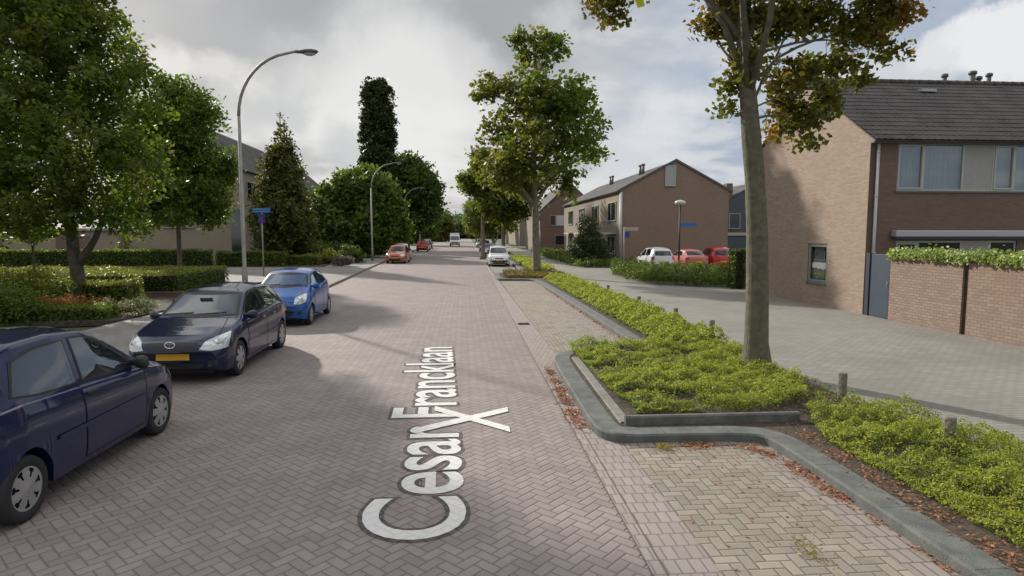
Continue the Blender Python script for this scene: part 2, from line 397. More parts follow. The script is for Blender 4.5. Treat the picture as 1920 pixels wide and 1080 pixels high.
for yy in (8.2, 9.2, 10.2, 11.1): m.box(1.66 + (yy - 8.2) * .02, 1.90 + (yy - 8.2) * .02, yy - .003, yy + .003, .10, .1157)
struct(m.build('kerb_joint', mat('joint_sand', (.045, .045, .04), .95)))
# soil beds
m = MB(); m.prism([(3.9, -8), (5.6, -8), (5.6, 37), (5.95, 61), (4.3, 61), (4.05, 38.2), (2.1, 37.3), (2.1, 32.6), (4.0, 32.2), (4.05, 12.5), (2.2, 12.2), (1.95, 11.2), (1.9, 7.2), (3.6, 7.1), (3.85, 6.7)], -.02, .10)
struct(m.build('flower_bed_soil', SOIL))
m = MB(); m.prism([(-30, 14.2), (-9.55, 17.6), (-9.3, 20.2), (-10.4, 22.8), (-10.3, 30.5), (-40, 31)], -.02, .12); struct(m.build('flower_bed_soil', SOIL))
m = MB(); m.prism([(-40, 46.1), (-10.3, 46.1), (-10.6, 60), (-13, 140), (-40, 140)], -.02, .12); struct(m.build('garden_soil', SOIL))
# ---------------------------------------------------------------- map overlay lettering and cross, laid flat on the road
WHITE = herringbone('overlay_white', [(.70, .69, .67), (.71, .70, .68), (.72, .71, .69)], (.60, .59, .57), R(45), joint=(.0, .05), dirt=(.66, .65, .63))
PSH = herringbone('overlay_edge', [(.105, .088, .082), (.115, .097, .09), (.125, .105, .098)], (.05, .042, .04), R(45), dirt=(.09, .075, .07))
def text_mesh(name, s, size, off, m, z, sx):
    cu = bpy.data.curves.new(name, 'FONT'); cu.body = s; cu.size = size; cu.offset = off; cu.resolution_u = 6; cu.space_character = .98
    o = bpy.data.objects.new(name, cu); C.objects.link(o); bpy.context.view_layer.update()
    me = bpy.data.meshes.new_from_object(o.evaluated_get(bpy.context.evaluated_depsgraph_get())); bpy.data.objects.remove(o)
    return me
TXT_H = .93; TXT_Y0, TXT_Y1 = 4.86, 13.45
me = text_mesh('t', 'Cesar Francklaan', 1., 0.012, WHITE, 0, 1); co = np.array([v.co for v in me.vertices]); bx0, bx1 = co[:, 0].min(), co[:, 0].max(); caph = .73
me2 = text_mesh('t2', 'Cesar Francklaan', 1., .045, PSH, 0, 1)
for mm, nm, mt_, z in ((me2, 'lettering_edge', PSH, .004), (me, 'road_lettering', WHITE, .008)):
    for v in mm.vertices:
        a = (v.co.x - bx0) / (bx1 - bx0); b = v.co.y / caph
        Y = TXT_Y0 + a * (TXT_Y1 - TXT_Y0); X = -.0 - .27 * a - b * TXT_H
        v.co = (X, Y, z)
    mm.materials.clear(); mm.materials.append(mt_)
root = empty('street_name_overlay', (0, 0, 0)); tag(root, 'large white map overlay lettering reading Cesar Francklaan along the brick road', 'road marking')
for mm, nm in ((me, 'lettering'), (me2, 'dark_outline')):
    o = bpy.data.objects.new(nm, mm); C.objects.link(o); o.parent = root
m = MB()
def bar(mb, a, b, wd, z):
    a = Vector((*a, z)); b = Vector((*b, z)); hx = Vector((0, wd / 2, 0))
    mb.add([a - hx, b - hx, b + hx, a + hx], [(0, 1, 2, 3)])
bar(m, (-.42, 8.66), (.58, 7.62), .22, .0115); bar(m, (.62, 8.52), (-.62, 7.66), .22, .0125)
tag(m.build('cross_overlay', WHITE), 'white map overlay X across the lettering in the road', 'road marking')
# gully grates
m = MB(); m.box(1.5, 1.82, 16.6, 16.95, .005, .014)
for k in range(6): m.box(1.53, 1.79, 16.64 + k * .05, 16.66 + k * .05, .014, .018)
tag(m.build('drain_grate', mat('iron', (.05, .045, .04), .6, .6)), 'dark iron drain grate in the gutter beside the far parking bay', 'drain')

# ---------------------------------------------------------------- cars
TYRE = mat('tyre', (.022, .022, .023), .85, bump=.003, bscale=60); RIM = mat('hubcap', (.42, .42, .43), .38, .55, var=.1, vscale=12)
RUB = mat('black_plastic', (.025, .025, .027), .55); DARK = mat('car_dark', (.008, .008, .009), .8)
GLASS = mat('car_glass', (.012, .016, .020), .02, 0, .5, ior=1.6)
CGL = bpy.data.materials.new('car_window'); CGL.use_nodes = True; t = NT(CGL.node_tree); t.t.nodes.remove(t.t.nodes['Principled BSDF'])
fr = t.n('ShaderNodeFresnel'); t.put(fr.inputs[0], t.m('MULTIPLY_ADD', t.n('ShaderNodeNewGeometry').outputs['Backfacing'], -.8333, 1.5)); gl = t.n('ShaderNodeBsdfGlossy'); gl.inputs['Roughness'].default_value = .01; gl.inputs[0].default_value = (.93, .97, 1, 1)
tp = t.n('ShaderNodeBsdfTransparent'); tp.inputs[0].default_value = (.62, .68, .66, 1); mx = t.n('ShaderNodeMixShader'); t.put(mx.inputs[0], t.m('ADD', t.m('MULTIPLY', fr.outputs[0], 1.5), .03)); t.L.new(tp.outputs[0], mx.inputs[1]); t.L.new(gl.outputs[0], mx.inputs[2]); t.L.new(mx.outputs[0], t.t.nodes['Material Output'].inputs[0])
SEAT = mat('seat_fabric', (.04, .04, .045), .9)
LENS = mat('headlight_lens', (.55, .58, .58), .12, .35, coat=1.); LAMPR = mat('tail_lamp', (.30, .012, .01), .2, coat=1.)
PLATE = mat('number_plate', (.75, .42, .02), .45); PLATEB = mat('plate_blue', (.02, .06, .35), .45); CHROME = mat('chrome', (.7, .7, .7), .15, 1.)
PLATE_MARK = mat('plate_frame', (.03, .03, .03), .5)
def paint(name, col, rough=.28): return mat(name, col, rough, .0, spec=.12, coat=1.)
def sm(ys, tab, sig=.035):
    tab = sorted(tab); X = np.array([a for a, _ in tab]); Z = np.array([b for _, b in tab])
    if sig <= 0: return np.interp(ys, X, Z)
    off = np.linspace(-2, 2, 9); wt = np.exp(-off ** 2 / 1.4); wt /= wt.sum()
    return sum(wk * np.interp(ys + o * sig, X, Z) for wk, o in zip(wt, off))
def wheel_proto():
    """built once, wheel axis along x, outer side +x, radius 1 unit scaled later"""
    mb = MB(); prof = [(-.5, .62), (-.52, .90), (-.45, .97), (-.3, 1.0), (.3, 1.0), (.45, .97), (.52, .90), (.50, .66), (.42, .63)]
    n = 36; V = []
    for a in range(n):
        c, s_ = math.cos(a * 2 * math.pi / n), math.sin(a * 2 * math.pi / n)
        V += [(x * .30, r * c, r * s_) for x, r in prof]
    k = len(prof); Fc = [(a * k + q, a * k + q + 1, ((a + 1) % n) * k + q + 1, ((a + 1) % n) * k + q) for a in range(n) for q in range(k - 1)]
    tyre = (V, Fc + [tuple(a * k for a in range(n))])
    N = 70; rs = [0, .10, .14, .34, .50, .60, .655, .68]; xs = [.160, .160, .150, .152, .143, .135, .150, .135]
    V = []; 
    for r, x in zip(rs, xs):
        for a in range(N): V.append((x, r * math.cos(a * 2 * math.pi / N), r * math.sin(a * 2 * math.pi / N)))
    Fc = []
    for i in range(len(rs) - 1):
        for a in range(N):
            sec = (a % 10)
            if i == 4 and sec in (3, 4, 5, 6): continue
            if i == 3 and sec in (4, 5): continue
            Fc.append((i * N + a, i * N + (a + 1) % N, (i + 1) * N + (a + 1) % N, (i + 1) * N + a))
    rim = (V, Fc)
    V = [(.10, .66 * math.cos(a * 2 * math.pi / 24), .66 * math.sin(a * 2 * math.pi / 24)) for a in range(24)]
    return tyre, rim, (V, [tuple(range(24))])
WT, WR, WD = wheel_proto()
WMESH = {}
def wheel(root, x, y, r, side, steer=0.):
    key = round(r, 3)
    if key not in WMESH:
        o = []
        for nm, (V, Fc), mt_ in (('tyre', WT, TYRE), ('rim', WR, RIM), ('brake_disc', WD, DARK)):
            me = bpy.data.meshes.new(nm); me.from_pydata([(v[0] * r * 1.9, v[1] * r, v[2] * r) for v in V], [], Fc); me.materials.append(mt_)
            if nm != 'brake_disc': me.polygons.foreach_set('use_smooth', [True] * len(me.polygons))
            o.append(me)
        WMESH[key] = o
    ms = WMESH[key]
    wo = empty('wheel', (x, y, r)); wo.parent = root; wo.rotation_euler = (random.uniform(0, 1), 0, (0 if side > 0 else math.pi) + steer)
    for me in ms:
        q = bpy.data.objects.new(me.name, me); C.objects.link(q); q.parent = wo
    return wo
def catmull(pts, n):
    pts = [Vector(p) for p in pts]
    if len(pts) == 2: return [pts[0].lerp(pts[1], i / n) for i in range(n + 1)]
    out = []; k = len(pts) - 1
    for i in range(n + 1):
        f = i / n * k; j = min(int(f), k - 1); u = f - j
        p0 = pts[max(j - 1, 0)]; p1 = pts[j]; p2 = pts[j + 1]; p3 = pts[min(j + 2, k)]
        out.append(.5 * ((2 * p1) + (p2 - p0) * u + (2 * p0 - 5 * p1 + 4 * p2 - p3) * u * u + (3 * p1 - p0 - 3 * p2 + p3) * u ** 3))
    return out
class Car:
    def __init__(s, name, label, spec, col, loc, heading, group='cars parked along the street', cat='car', lod=0):
        s.S = spec; s.cuts = []; s.root = empty(name, loc, heading); tag(s.root, label, cat, group); s.col = col; s.lod = lod
        s.body()
    def body(s):
        S = s.S; L = S['L'] / 2; hwm = S['W'] / 2; ft, rt = S['axles']; Rw = S['wheel']
        base = np.linspace(-L, L, 230 if not s.lod else 40); NG = 15 if not s.lod else 5
        ends = np.concatenate([L - np.array([.0, .008, .02, .035, .055, .08, .11]), -L + np.array([.0, .008, .02, .035, .055, .08, .11])])
        arch = np.concatenate([a + np.linspace(-(Rw + .06), Rw + .06, 33 if not s.lod else 17) for a in (ft, rt)])
        ys = np.unique(np.round(np.concatenate([base, ends, arch]), 4))
        top = sm(ys, S['top'], S.get('sig', .03)); belt = sm(ys, S['belt'], .05); hw = sm(ys, S['hw'], .03); tw = sm(ys, S['tw'], .06)
        low = sm(ys, S['low'], .03)
        ag = Rw + .045
        V = []; ncol = None
        for i, yy in enumerate(ys):
            zl = low[i]; ar = False
            for a in (ft, rt):
                d = abs(yy - a)
                if d < ag:
                    za = Rw + math.sqrt(ag * ag - d * d) * .98
                    if za > zl: zl = za; ar = True
            zt = top[i]; zb = min(belt[i], zt - .035); zl = min(zl, zb - .03); h = hw[i]; tt = min(tw[i], h - .02)
            ring = [(h - .16, zl + .02), (h - .03, zl)]
            for q in range(9):
                f = q / 8; z = zl + .012 + (zb - zl - .012) * f
                u = (z - low[i]) / max(.1, zb - low[i])
                bul = -.030 * (1 - min(1, u * 2.6)) ** 2 - .045 * max(0, (u - .62) / .38) ** 2 + (.008 if .42 < u < .47 else 0)
                if ar and q == 0: bul += .0
                ring.append((h + bul, z))
            bx = ring[-1][0]
            ring.append((bx - .022, zb + min(.012, (zt - zb) * .3)))
            z0 = ring[-1][1]; x0 = ring[-1][0]
            er = min(.07, (zt - z0) * .6)
            for q in range(1, NG + 1):
                f = q / NG; ring.append((x0 + (tt + .0 - x0) * (f ** 1.15), z0 + (zt - er - z0) * f))
            x1 = tt
            for q in (1, 2, 3):
                an = q / 3 * math.pi / 2; ring.append((x1 - er * 1.1 * (1 - math.cos(an)) , zt - er + (er - .012) * math.sin(an)))
            x1 = ring[-1][0]
            NT_ = 12 if not s.lod else 5
            for q in range(1, NT_ + 1):
                f = 1 - q / NT_; ring.append((x1 * f, zt - .012 + .012 * (1 - f * f) + S.get('crown', .02) * (1 - f * f) * min(1, (zt - zb) * 6)))
            M = len(ring)
            full = [(x, z) for x, z in ring] + [(-x, z) for x, z in ring[-2::-1]]
            V += [(x, yy, z) for x, z in full]
        K = len(full); n = len(ys)
        # nose and tail curve back towards the sides
        V2 = []
        for (x, yy, z) in V:
            d = L - abs(yy); k = max(0., 1 - d / .8) ** 1.2; f = min(1, abs(x) / hwm)
            V2.append((x, yy - math.copysign(S.get('bow', .16) * k * f ** 2.2, yy), z))
        Fc = [(i * K + q, i * K + q + 1, (i + 1) * K + q + 1, (i + 1) * K + q) for i in range(n - 1) for q in range(K - 1)]
        Fc += [tuple(range(K))[::-1], tuple((n - 1) * K + q for q in range(K))]
        me = mesh_obj('body', V2, Fc, s.col, s.root, True)
        s.bodyo = me
        me.data.set_sharp_from_angle(angle=R(38))
        s.bvh = BVHTree.FromPolygons([Vector(v) for v in V2], [tuple(f) for f in Fc])
        if not s.lod: s.root['n'] = 0; del s.root['n']
        ub = MB(); gw = hwm - .24
        ub.box(-gw, gw, -L + .16, L - .16, .19, .62); ub.box(-gw - .06, gw + .06, rt + Rw + .07, ft - Rw - .07, .21, .5)
        ub.build('underbody', DARK, s.root)
        for a in (ft, rt):
            for sd_ in (1, -1): wheel(s.root, sd_ * (hwm - .105), a, Rw, sd_, S.get('steer', 0.) if a == ft else 0.)
    def patch(s, name, bot, topp, d, mt_, off=.006, nu=14, nv=8, parent=None, th=0.):
        """surface piece between two edge lines, laid on the body along direction d"""
        d = Vector(d).normalized(); A = catmull(bot, nu); B = catmull(topp, nu); V = []
        for j in range(nv + 1):
            for i in range(nu + 1):
                p = A[i].lerp(B[i], j / nv); h, nn, _, _ = s.bvh.ray_cast(p + d * 2.5, -d, 6.)
                if h is None: h = p; nn = d
                if nn.dot(d) < 0: nn = -nn
                V.append(h + d * off)
        W_ = nu + 1; Fc = [(j * W_ + i, j * W_ + i + 1, (j + 1) * W_ + i + 1, (j + 1) * W_ + i) for j in range(nv) for i in range(nu)]
        m_ = len(Fc) // 2; f0 = Fc[m_]
        if (V[f0[1]] - V[f0[0]]).cross(V[f0[2]] - V[f0[0]]).dot(d) < 0: Fc = [f[::-1] for f in Fc]
        o = mesh_obj(name, V, Fc, mt_, parent or s.root, True)
        # edge skirt so the piece has thickness
        return o
    def glass(s, name, bot, topp, d, **k):
        """window: black seal, then the pane a touch prouder"""
        def grow(a, b, g):
            a = [Vector(p) for p in a]; b = [Vector(p) for p in b]; c = sum(a + b, Vector()) / len(a + b)
            f = lambda p: p + (p - c).normalized() * g
            return [f(p) for p in a], [f(p) for p in b]
        ga, gb = grow(bot, topp, .022)
        so = s.patch(name, bot, topp, d, GLASS if s.lod else CGL, off=.009, **k)
        if s.lod: s.patch('window_seal', ga, gb, d, RUB, off=.005, parent=so, **k); return so
        dv = Vector(d).normalized()
        def loop(g):
            a, b = grow(bot, topp, g); A = catmull(a, 16); B = catmull(b, 16); l = list(A)
            l += [A[-1].lerp(B[-1], i / 10) for i in range(1, 10)] + B[::-1] + [B[0].lerp(A[0], i / 10) for i in range(1, 10)]; return l
        lo, li = loop(.024), loop(-.034); V = []
        for l, off in ((lo, .004), (li, .006)):
            for p in l:
                h, nn, _, _ = s.bvh.ray_cast(p + dv * 2.5, -dv, 6.)
                if h is None: h = p; nn = dv
                V.append(h + (nn if nn.dot(dv) > 0 else -nn) * off)
        n = len(lo); mesh_obj('window_seal', V, [(i, (i + 1) % n, n + (i + 1) % n, n + i) for i in range(n)], RUB, so, True)
        ax = (1, 2) if abs(dv.x) > .5 else (0, 2); s.cuts.append((dv, ax, [(p[ax[0]], p[ax[1]]) for p in loop(0.)]))
        return so
    def open_windows(s):
        """cut the real openings in the body behind each pane"""
        def inside(pt, poly):
            c = False; j = len(poly) - 1
            for i in range(len(poly)):
                xi, yi = poly[i]; xj, yj = poly[j]
                if (yi > pt[1]) != (yj > pt[1]) and pt[0] < (xj - xi) * (pt[1] - yi) / (yj - yi) + xi: c = not c
                j = i
            return c
        bm = bmesh.new(); bm.from_mesh(s.bodyo.data); kill = []
        for f in bm.faces:
            c = f.calc_center_median()
            if c.z < .9: continue
            for dv, ax, poly in s.cuts:
                if c.dot(dv) < .15 or f.normal.dot(dv) < .12: continue
                if all(inside((v.co[ax[0]], v.co[ax[1]]), poly) for v in f.verts): kill.append(f); break
        bmesh.ops.delete(bm, geom=kill, context='FACES'); bm.to_mesh(s.bodyo.data); bm.free()
        hw = s.S['W'] / 2; P = s.S['parts']
        for yy, n_, zz in ((.02, 2, 0.), (-.88, 3, .02)):
            for k in range(n_):
                xx = (-1, 1)[k] * .36 if n_ == 2 else (-.42, 0, .42)[k]; wd = .24 if n_ == 2 else .20
                mb = MB(); mb.box(xx - wd, xx + wd, yy - .02, yy + .46, .42, .60)
                V = []
                for z_, y_, h_ in ((.55, .06, 1.), (.80, -.02, .98), (1.02, -.09, .86), (1.08, -.12, .6)):
                    V += [(xx - wd * h_, yy + y_, z_), (xx + wd * h_, yy + y_, z_), (xx + wd * h_, yy + y_ - .13, z_), (xx - wd * h_, yy + y_ - .13, z_)]
                mb.add(V, [(i * 4 + a, i * 4 + (a + 1) % 4, i * 4 + 4 + (a + 1) % 4, i * 4 + 4 + a) for i in range(3) for a in range(4)] + [(12, 13, 14, 15)])
                so = mb.build('seat', SEAT, s.root, bevel=.03)
                if n_ == 2:
                    mb = MB(); mb.box(xx - .13, xx + .13, yy - .20, yy - .11, 1.12, 1.27); mb.tube([(xx - .05, yy - .15, 1.05), (xx - .05, yy - .15, 1.14)], .008, 6); mb.tube([(xx + .05, yy - .15, 1.05), (xx + .05, yy - .15, 1.14)], .008, 6); mb.build('headrest', SEAT, so, bevel=.03)
        mb = MB(); yd = s.S['axles'][0] - .62
        V = [(sx * (hw - .13), y_, z_) for sx in (-1, 1) for y_, z_ in ((yd + .42, .93), (yd + .05, .97), (yd - .06, .90), (yd - .02, .55), (yd + .4, .5))]
        mb.add(V, [(i, (i + 1) % 5, 5 + (i + 1) % 5, 5 + i) for i in range(5)] + [(0, 1, 2, 3, 4), (9, 8, 7, 6, 5)]); mb.build('dashboard', RUB, s.root)
        mb = MB(); pts = [(-.36 + math.cos(a * math.pi / 10) * .18, yd - .16 - math.sin(a * math.pi / 10) * .06, .90 + math.sin(a * math.pi / 10) * .17) for a in range(21)]; mb.tube(pts, .014, 8); mb.tube([(-.36, yd - .16, .90), (-.36, yd, .84)], .03, 8); mb.tube([(-.53, yd - .16, .9), (-.19, yd - .16, .9)], .014, 6); mb.build('steering_wheel', RUB, s.root, True)
        mb = MB(); mb.box(-.11, .11, yd - .13, yd - .11, 1.24, 1.30); mb.build('rear_view_mirror', RUB, s.root)
def sides(c, fn):
    for q in (1, -1): fn(q)
def fit_car(c, kind):
    S = c.S; P = S['parts']; L = S['L'] / 2
    zf = P['zws']; 
    c.glass('windshield', [(-P['ws'][0], L, zf[0]), (0, L, zf[0] - .02), (P['ws'][0], L, zf[0])], [(-P['ws'][1], L, zf[1]), (0, L, zf[1] + .01), (P['ws'][1], L, zf[1])], (0, 1, 0), nu=16, nv=8)
    zr = P['zrw']
    c.glass('rear_window', [(-P['rw'][0], -L, zr[0]), (P['rw'][0], -L, zr[0])], [(-P['rw'][1], -L, zr[1]), (P['rw'][1], -L, zr[1])], (0, -1, 0), nu=14, nv=6)
    def f(q):
        for bot, topp in P['side']:
            c.glass('side_window', [(q, y, z) for y, z in bot], [(q, y, z) for y, z in topp], (q, 0, 0), nu=12, nv=7)
        if not c.lod:
            for bot, topp in P['doors']:
                bb = [Vector((q, y, z)) for y, z in bot]; tt = [Vector((q, y, z)) for y, z in topp]
                dr = c.patch('door', bb, tt, (q, 0, 0), c.col, off=.0035, nu=16, nv=14)
                for u, v in ((0, 0), (-1, -1)):
                    a, b = bb[u], tt[v]; e = Vector((0, .007 * (1 if a.y > 0 else 1), 0))
                    c.patch('door_gap', [a - e, a + e], [b - e, b + e], (q, 0, 0), DARK, off=.005, nu=1, nv=16, parent=dr)
                e = Vector((0, 0, .006)); n_ = 12
                c.patch('door_gap', [p - e for p in bb], [p + e for p in bb], (q, 0, 0), DARK, off=.005, nu=n_, nv=1, parent=dr)
                hy, hz = P['handle'] if len(P['doors']) == 1 else (min(bb[0].y, bb[-1].y) + .16, P['handle'][1])
                hx = c.bvh.ray_cast(Vector((q * 2, hy, hz)), Vector((-q, 0, 0)))[0]
                if hx is not None:
                    mb = MB(); mb.box(hx.x - .004 * q, hx.x + .030 * q, hy - .085, hy + .085, hz - .012, hz + .014)
                    mb.build('handle', P.get('handle_mat', c.col), dr, bevel=.008)
            if P.get('strip'):
                y0, y1, z0 = P['strip']; c.patch('side_moulding', [(q, y0, z0 - .022), (q, y1, z0 - .022)], [(q, y0, z0 + .022), (q, y1, z0 + .022)], (q, 0, 0), P.get('strip_mat', RUB), off=.014, nu=20, nv=2)
        # headlight, tail lamp, mirror
        hb, ht = P['head']; c.patch('headlight', [(q * x, y, z) for x, y, z in hb], [(q * x, y, z) for x, y, z in ht], (q * P.get('hd', .55), 1, .25), LENS, off=.010, nu=12, nv=6)
        if not c.lod:
            hx, hy, hz = [sum(v[i] for v in hb + ht) / len(hb + ht) for i in range(3)]
            d = Vector((q * P.get('hd', .55), 1, .25)).normalized(); h_ = c.bvh.ray_cast(Vector((q * hx, hy, hz)) + d * 2.5, -d)[0]
            if h_ is not None:
                mb = MB(); mb.tube([h_ + d * .006, h_ + d * .016], [.055, .045], 16); mb.build('lamp_reflector', CHROME, c.root, True)
        tb, tt = P['tail']; c.patch('tail_light', [(q * x, y, z) for x, y, z in tb], [(q * x, y, z) for x, y, z in tt], (q * .5, -1, 0), LAMPR, off=.010, nu=8, nv=8)
        my, mz = P['mirror']; mx = c.bvh.ray_cast(Vector((q * 2, my, mz)), Vector((-q, 0, 0)))[0]
        if mx is not None:
            mb = MB(); x0 = mx.x
            ring = []
            for a in range(12):
                an = a * math.pi / 6; ring.append((math.cos(an), math.sin(an)))
            secs = [(0., .03, .03), (.05, .04, .035), (.08, .075, .07), (.15, .085, .085), (.20, .065, .07), (.225, .02, .03)]
            V = []
            for dx, ry, rz_ in secs:
                for a_, b_ in ring: V.append((x0 + q * (dx - .02), my + a_ * ry * .75 - dx * .25, mz + .03 + b_ * rz_))
            Fc = [(i * 12 + a, i * 12 + (a + 1) % 12, (i + 1) * 12 + (a + 1) % 12, (i + 1) * 12 + a) for i in range(5) for a in range(12)] + [tuple(60 + a for a in range(12))]
            mesh_obj('side_mirror', V, Fc, P.get('mirror_mat', c.col), c.root, True)
    sides(c, f)
    for nm, bot, topp, mt_ in P['front']:
        c.patch(nm, [(x, L, z) for x, z in bot], [(x, L, z) for x, z in topp], (0, 1, 0), mt_, off=.008, nu=16, nv=5)
    for nm, bot, topp, mt_ in P.get('rear', []):
        c.patch(nm, [(x, -L, z) for x, z in bot], [(x, -L, z) for x, z in topp], (0, -1, 0), mt_, off=.008, nu=16, nv=5)
    for sg, z in ((1, P['plate'][0]), (-1, P['plate'][1])):
        h_ = c.bvh.ray_cast(Vector((0, sg * (L + 1), z)), Vector((0, -sg, 0)))[0]
        y0 = (h_.y if h_ is not None else sg * L) + sg * .012
        mb = MB(); mb.box(-.27, .27, y0, y0 + sg * .012, z - .06, z + .06); pf = mb.build('plate_holder', PLATE_MARK, c.root)
        mb = MB(); mb.box(-.262, .262, y0 + sg * .012, y0 + sg * .018, z - .053, z + .053); mb.build('number_plate', PLATE, c.root)
    if P.get('bonnet'):
        y0, y1, xh, g = P['bonnet']
        for q in (1, -1):
            c.patch('bonnet_gap', [(q * (xh - .005), y0, 1), (q * (xh - .045), (y0 + y1) / 2, 1), (q * (xh - .13), y1, 1)], [(q * (xh + .005), y0, 1), (q * (xh - .035), (y0 + y1) / 2, 1), (q * (xh - .12), y1, 1)], (0, 0, 1), DARK, off=.004, nu=14, nv=1)
        if not c.lod:
            for q in (.38, -.18):
                c.patch('wiper', [(q + .25, L, zf[0] + .005), (q - .28, L, zf[0] + .035)], [(q + .25, L, zf[0] + .02), (q - .28, L, zf[0] + .05)], (0, 1, 0), RUB, off=.022, nu=6, nv=1)
    if P.get('antenna') is not None:
        ay = P['antenna']; h_ = c.bvh.ray_cast(Vector((0, ay, 3)), Vector((0, 0, -1)))[0]
        if h_ is not None:
            mb = MB(); mb.tube([h_, h_ + Vector((0, -.12, .32))], [.006, .003], 6); mb.build('antenna', RUB, c.root)

COR = dict(L=4.18, W=1.70, axles=(1.26, -1.34), wheel=.31, bow=.26, crown=.035,
    top=[(2.09, .50), (2.085, .58), (2.05, .665), (1.98, .72), (1.8, .79), (1.4, .89), (1.02, .965), (.93, .99), (.22, 1.385), (.0, 1.43), (-.5, 1.468), (-1.1, 1.445), (-1.55, 1.39), (-1.66, 1.35), (-1.93, 1.03), (-2.0, .95), (-2.07, .74), (-2.09, .50)],
    belt=[(2.09, .5), (2.0, .66), (1.6, .80), (1.0, .90), (0, .945), (-1.2, 1.0), (-1.8, 1.0), (-2.09, .8)],
    hw=[(2.09, .66), (2.05, .74), (1.95, .80), (1.7, .835), (1.2, .85), (-1.4, .85), (-1.85, .82), (-2.02, .76), (-2.09, .66)],
    tw=[(2.09, .60), (1.9, .72), (1.2, .76), (.95, .755), (.2, .60), (-.5, .59), (-1.5, .57), (-1.9, .66), (-2.09, .62)],
    low=[(2.09, .26), (2.0, .20), (1.3, .20), (-1.9, .22), (-2.09, .30)],
    parts=dict(ws=(.66, .53), zws=(1.03, 1.365), rw=(.55, .48), zrw=(1.03, 1.30), zz=0,
        side=[([(.74, .985), (.3, .99), (-.22, 1.01)], [(.22, 1.31), (.0, 1.355), (-.22, 1.375)]), ([(-.30, 1.015), (-.9, 1.035), (-1.32, 1.07)], [(-.30, 1.378), (-.8, 1.36), (-1.12, 1.31)])],
        doors=[([(.86, .26), (-.26, .26)], [(.80, .93), (-.26, .97)]), ([(-.27, .26), (-.90, .26)], [(-.27, .97), (-1.06, .99)])],
        handle=(-.1, .86), strip=(.9, -1.0, .52), strip_mat=None,
        head=([(.42, 2.0, .585), (.62, 1.9, .555), (.80, 1.72, .59)], [(.49, 1.9, .71), (.65, 1.8, .785), (.78, 1.50, .83)]),
        tail=([(.60, -2.0, .72), (.80, -1.9, .72)], [(.60, -2.0, .98), (.78, -1.9, .98)]), mirror=(.70, .97),
        front=[('grille', [(-.34, .60), (0, .58), (.34, .60)], [(-.41, .70), (0, .725), (.41, .70)], RUB), ('lower_grille', [(-.46, .28), (.46, .28)], [(-.5, .36), (.5, .36)], DARK),
               ('fog_lamp_recess', [(.55, .30), (.68, .31)], [(.54, .40), (.70, .41)], RUB), ('fog_lamp_recess', [(-.55, .30), (-.68, .31)], [(-.54, .40), (-.70, .41)], RUB)],
        plate=(.47, .62), bonnet=(1.9, .98, .66, 0), antenna=-.1))
COR['parts']['strip_mat'] = None
YAR = dict(L=3.64, W=1.66, axles=(1.11, -1.26), wheel=.29, bow=.22, crown=.04,
    top=[(1.82, .52), (1.81, .62), (1.77, .70), (1.66, .78), (1.4, .87), (1.0, .97), (.88, 1.0), (.20, 1.43), (.0, 1.50), (-.5, 1.545), (-1.0, 1.53), (-1.35, 1.46), (-1.48, 1.39), (-1.68, 1.05), (-1.75, .95), (-1.80, .72), (-1.82, .52)],
    belt=[(1.82, .5), (1.7, .70), (1.3, .83), (.8, .91), (0, .95), (-1.2, 1.01), (-1.82, .98)],
    hw=[(1.82, .62), (1.78, .70), (1.68, .77), (1.4, .815), (1.1, .83), (-1.3, .83), (-1.6, .80), (-1.75, .74), (-1.82, .66)],
    tw=[(1.82, .56), (1.6, .68), (1.1, .74), (.9, .74), (.2, .60), (-.5, .59), (-1.4, .56), (-1.7, .64), (-1.82, .62)],
    low=[(1.82, .26), (1.7, .20), (-1.65, .22), (-1.82, .30)],
    parts=dict(ws=(.64, .53), zws=(1.04, 1.385), rw=(.54, .47), zrw=(1.05, 1.33),
        side=[([(.70, .98), (.2, 1.0), (-.32, 1.03)], [(.16, 1.36), (-.05, 1.42), (-.26, 1.44)]), ([(-.44, 1.035), (-.9, 1.055), (-1.26, 1.10)], [(-.38, 1.44), (-.8, 1.42), (-1.08, 1.36)])],
        doors=[([(.72, .27), (-.42, .27)], [(.78, .92), (-.40, .99)])],
        handle=(-.27, .90), handle_mat=None, strip=(.72, -.85, .60), strip_mat=None,
        head=([(.46, 1.75, .60), (.60, 1.65, .58), (.76, 1.45, .62)], [(.46, 1.7, .76), (.60, 1.55, .79), (.72, 1.3, .82)]),
        tail=([(.66, -1.75, .74), (.80, -1.60, .76)], [(.62, -1.75, 1.0), (.78, -1.56, .98)]), mirror=(.66, .98),
        front=[('grille', [(-.30, .58), (.30, .58)], [(-.34, .66), (.34, .66)], RUB), ('lower_grille', [(-.42, .30), (.42, .30)], [(-.42, .40), (.42, .40)], DARK)],
        plate=(.48, .62), bonnet=(1.6, .93, .62, 0), antenna=None))
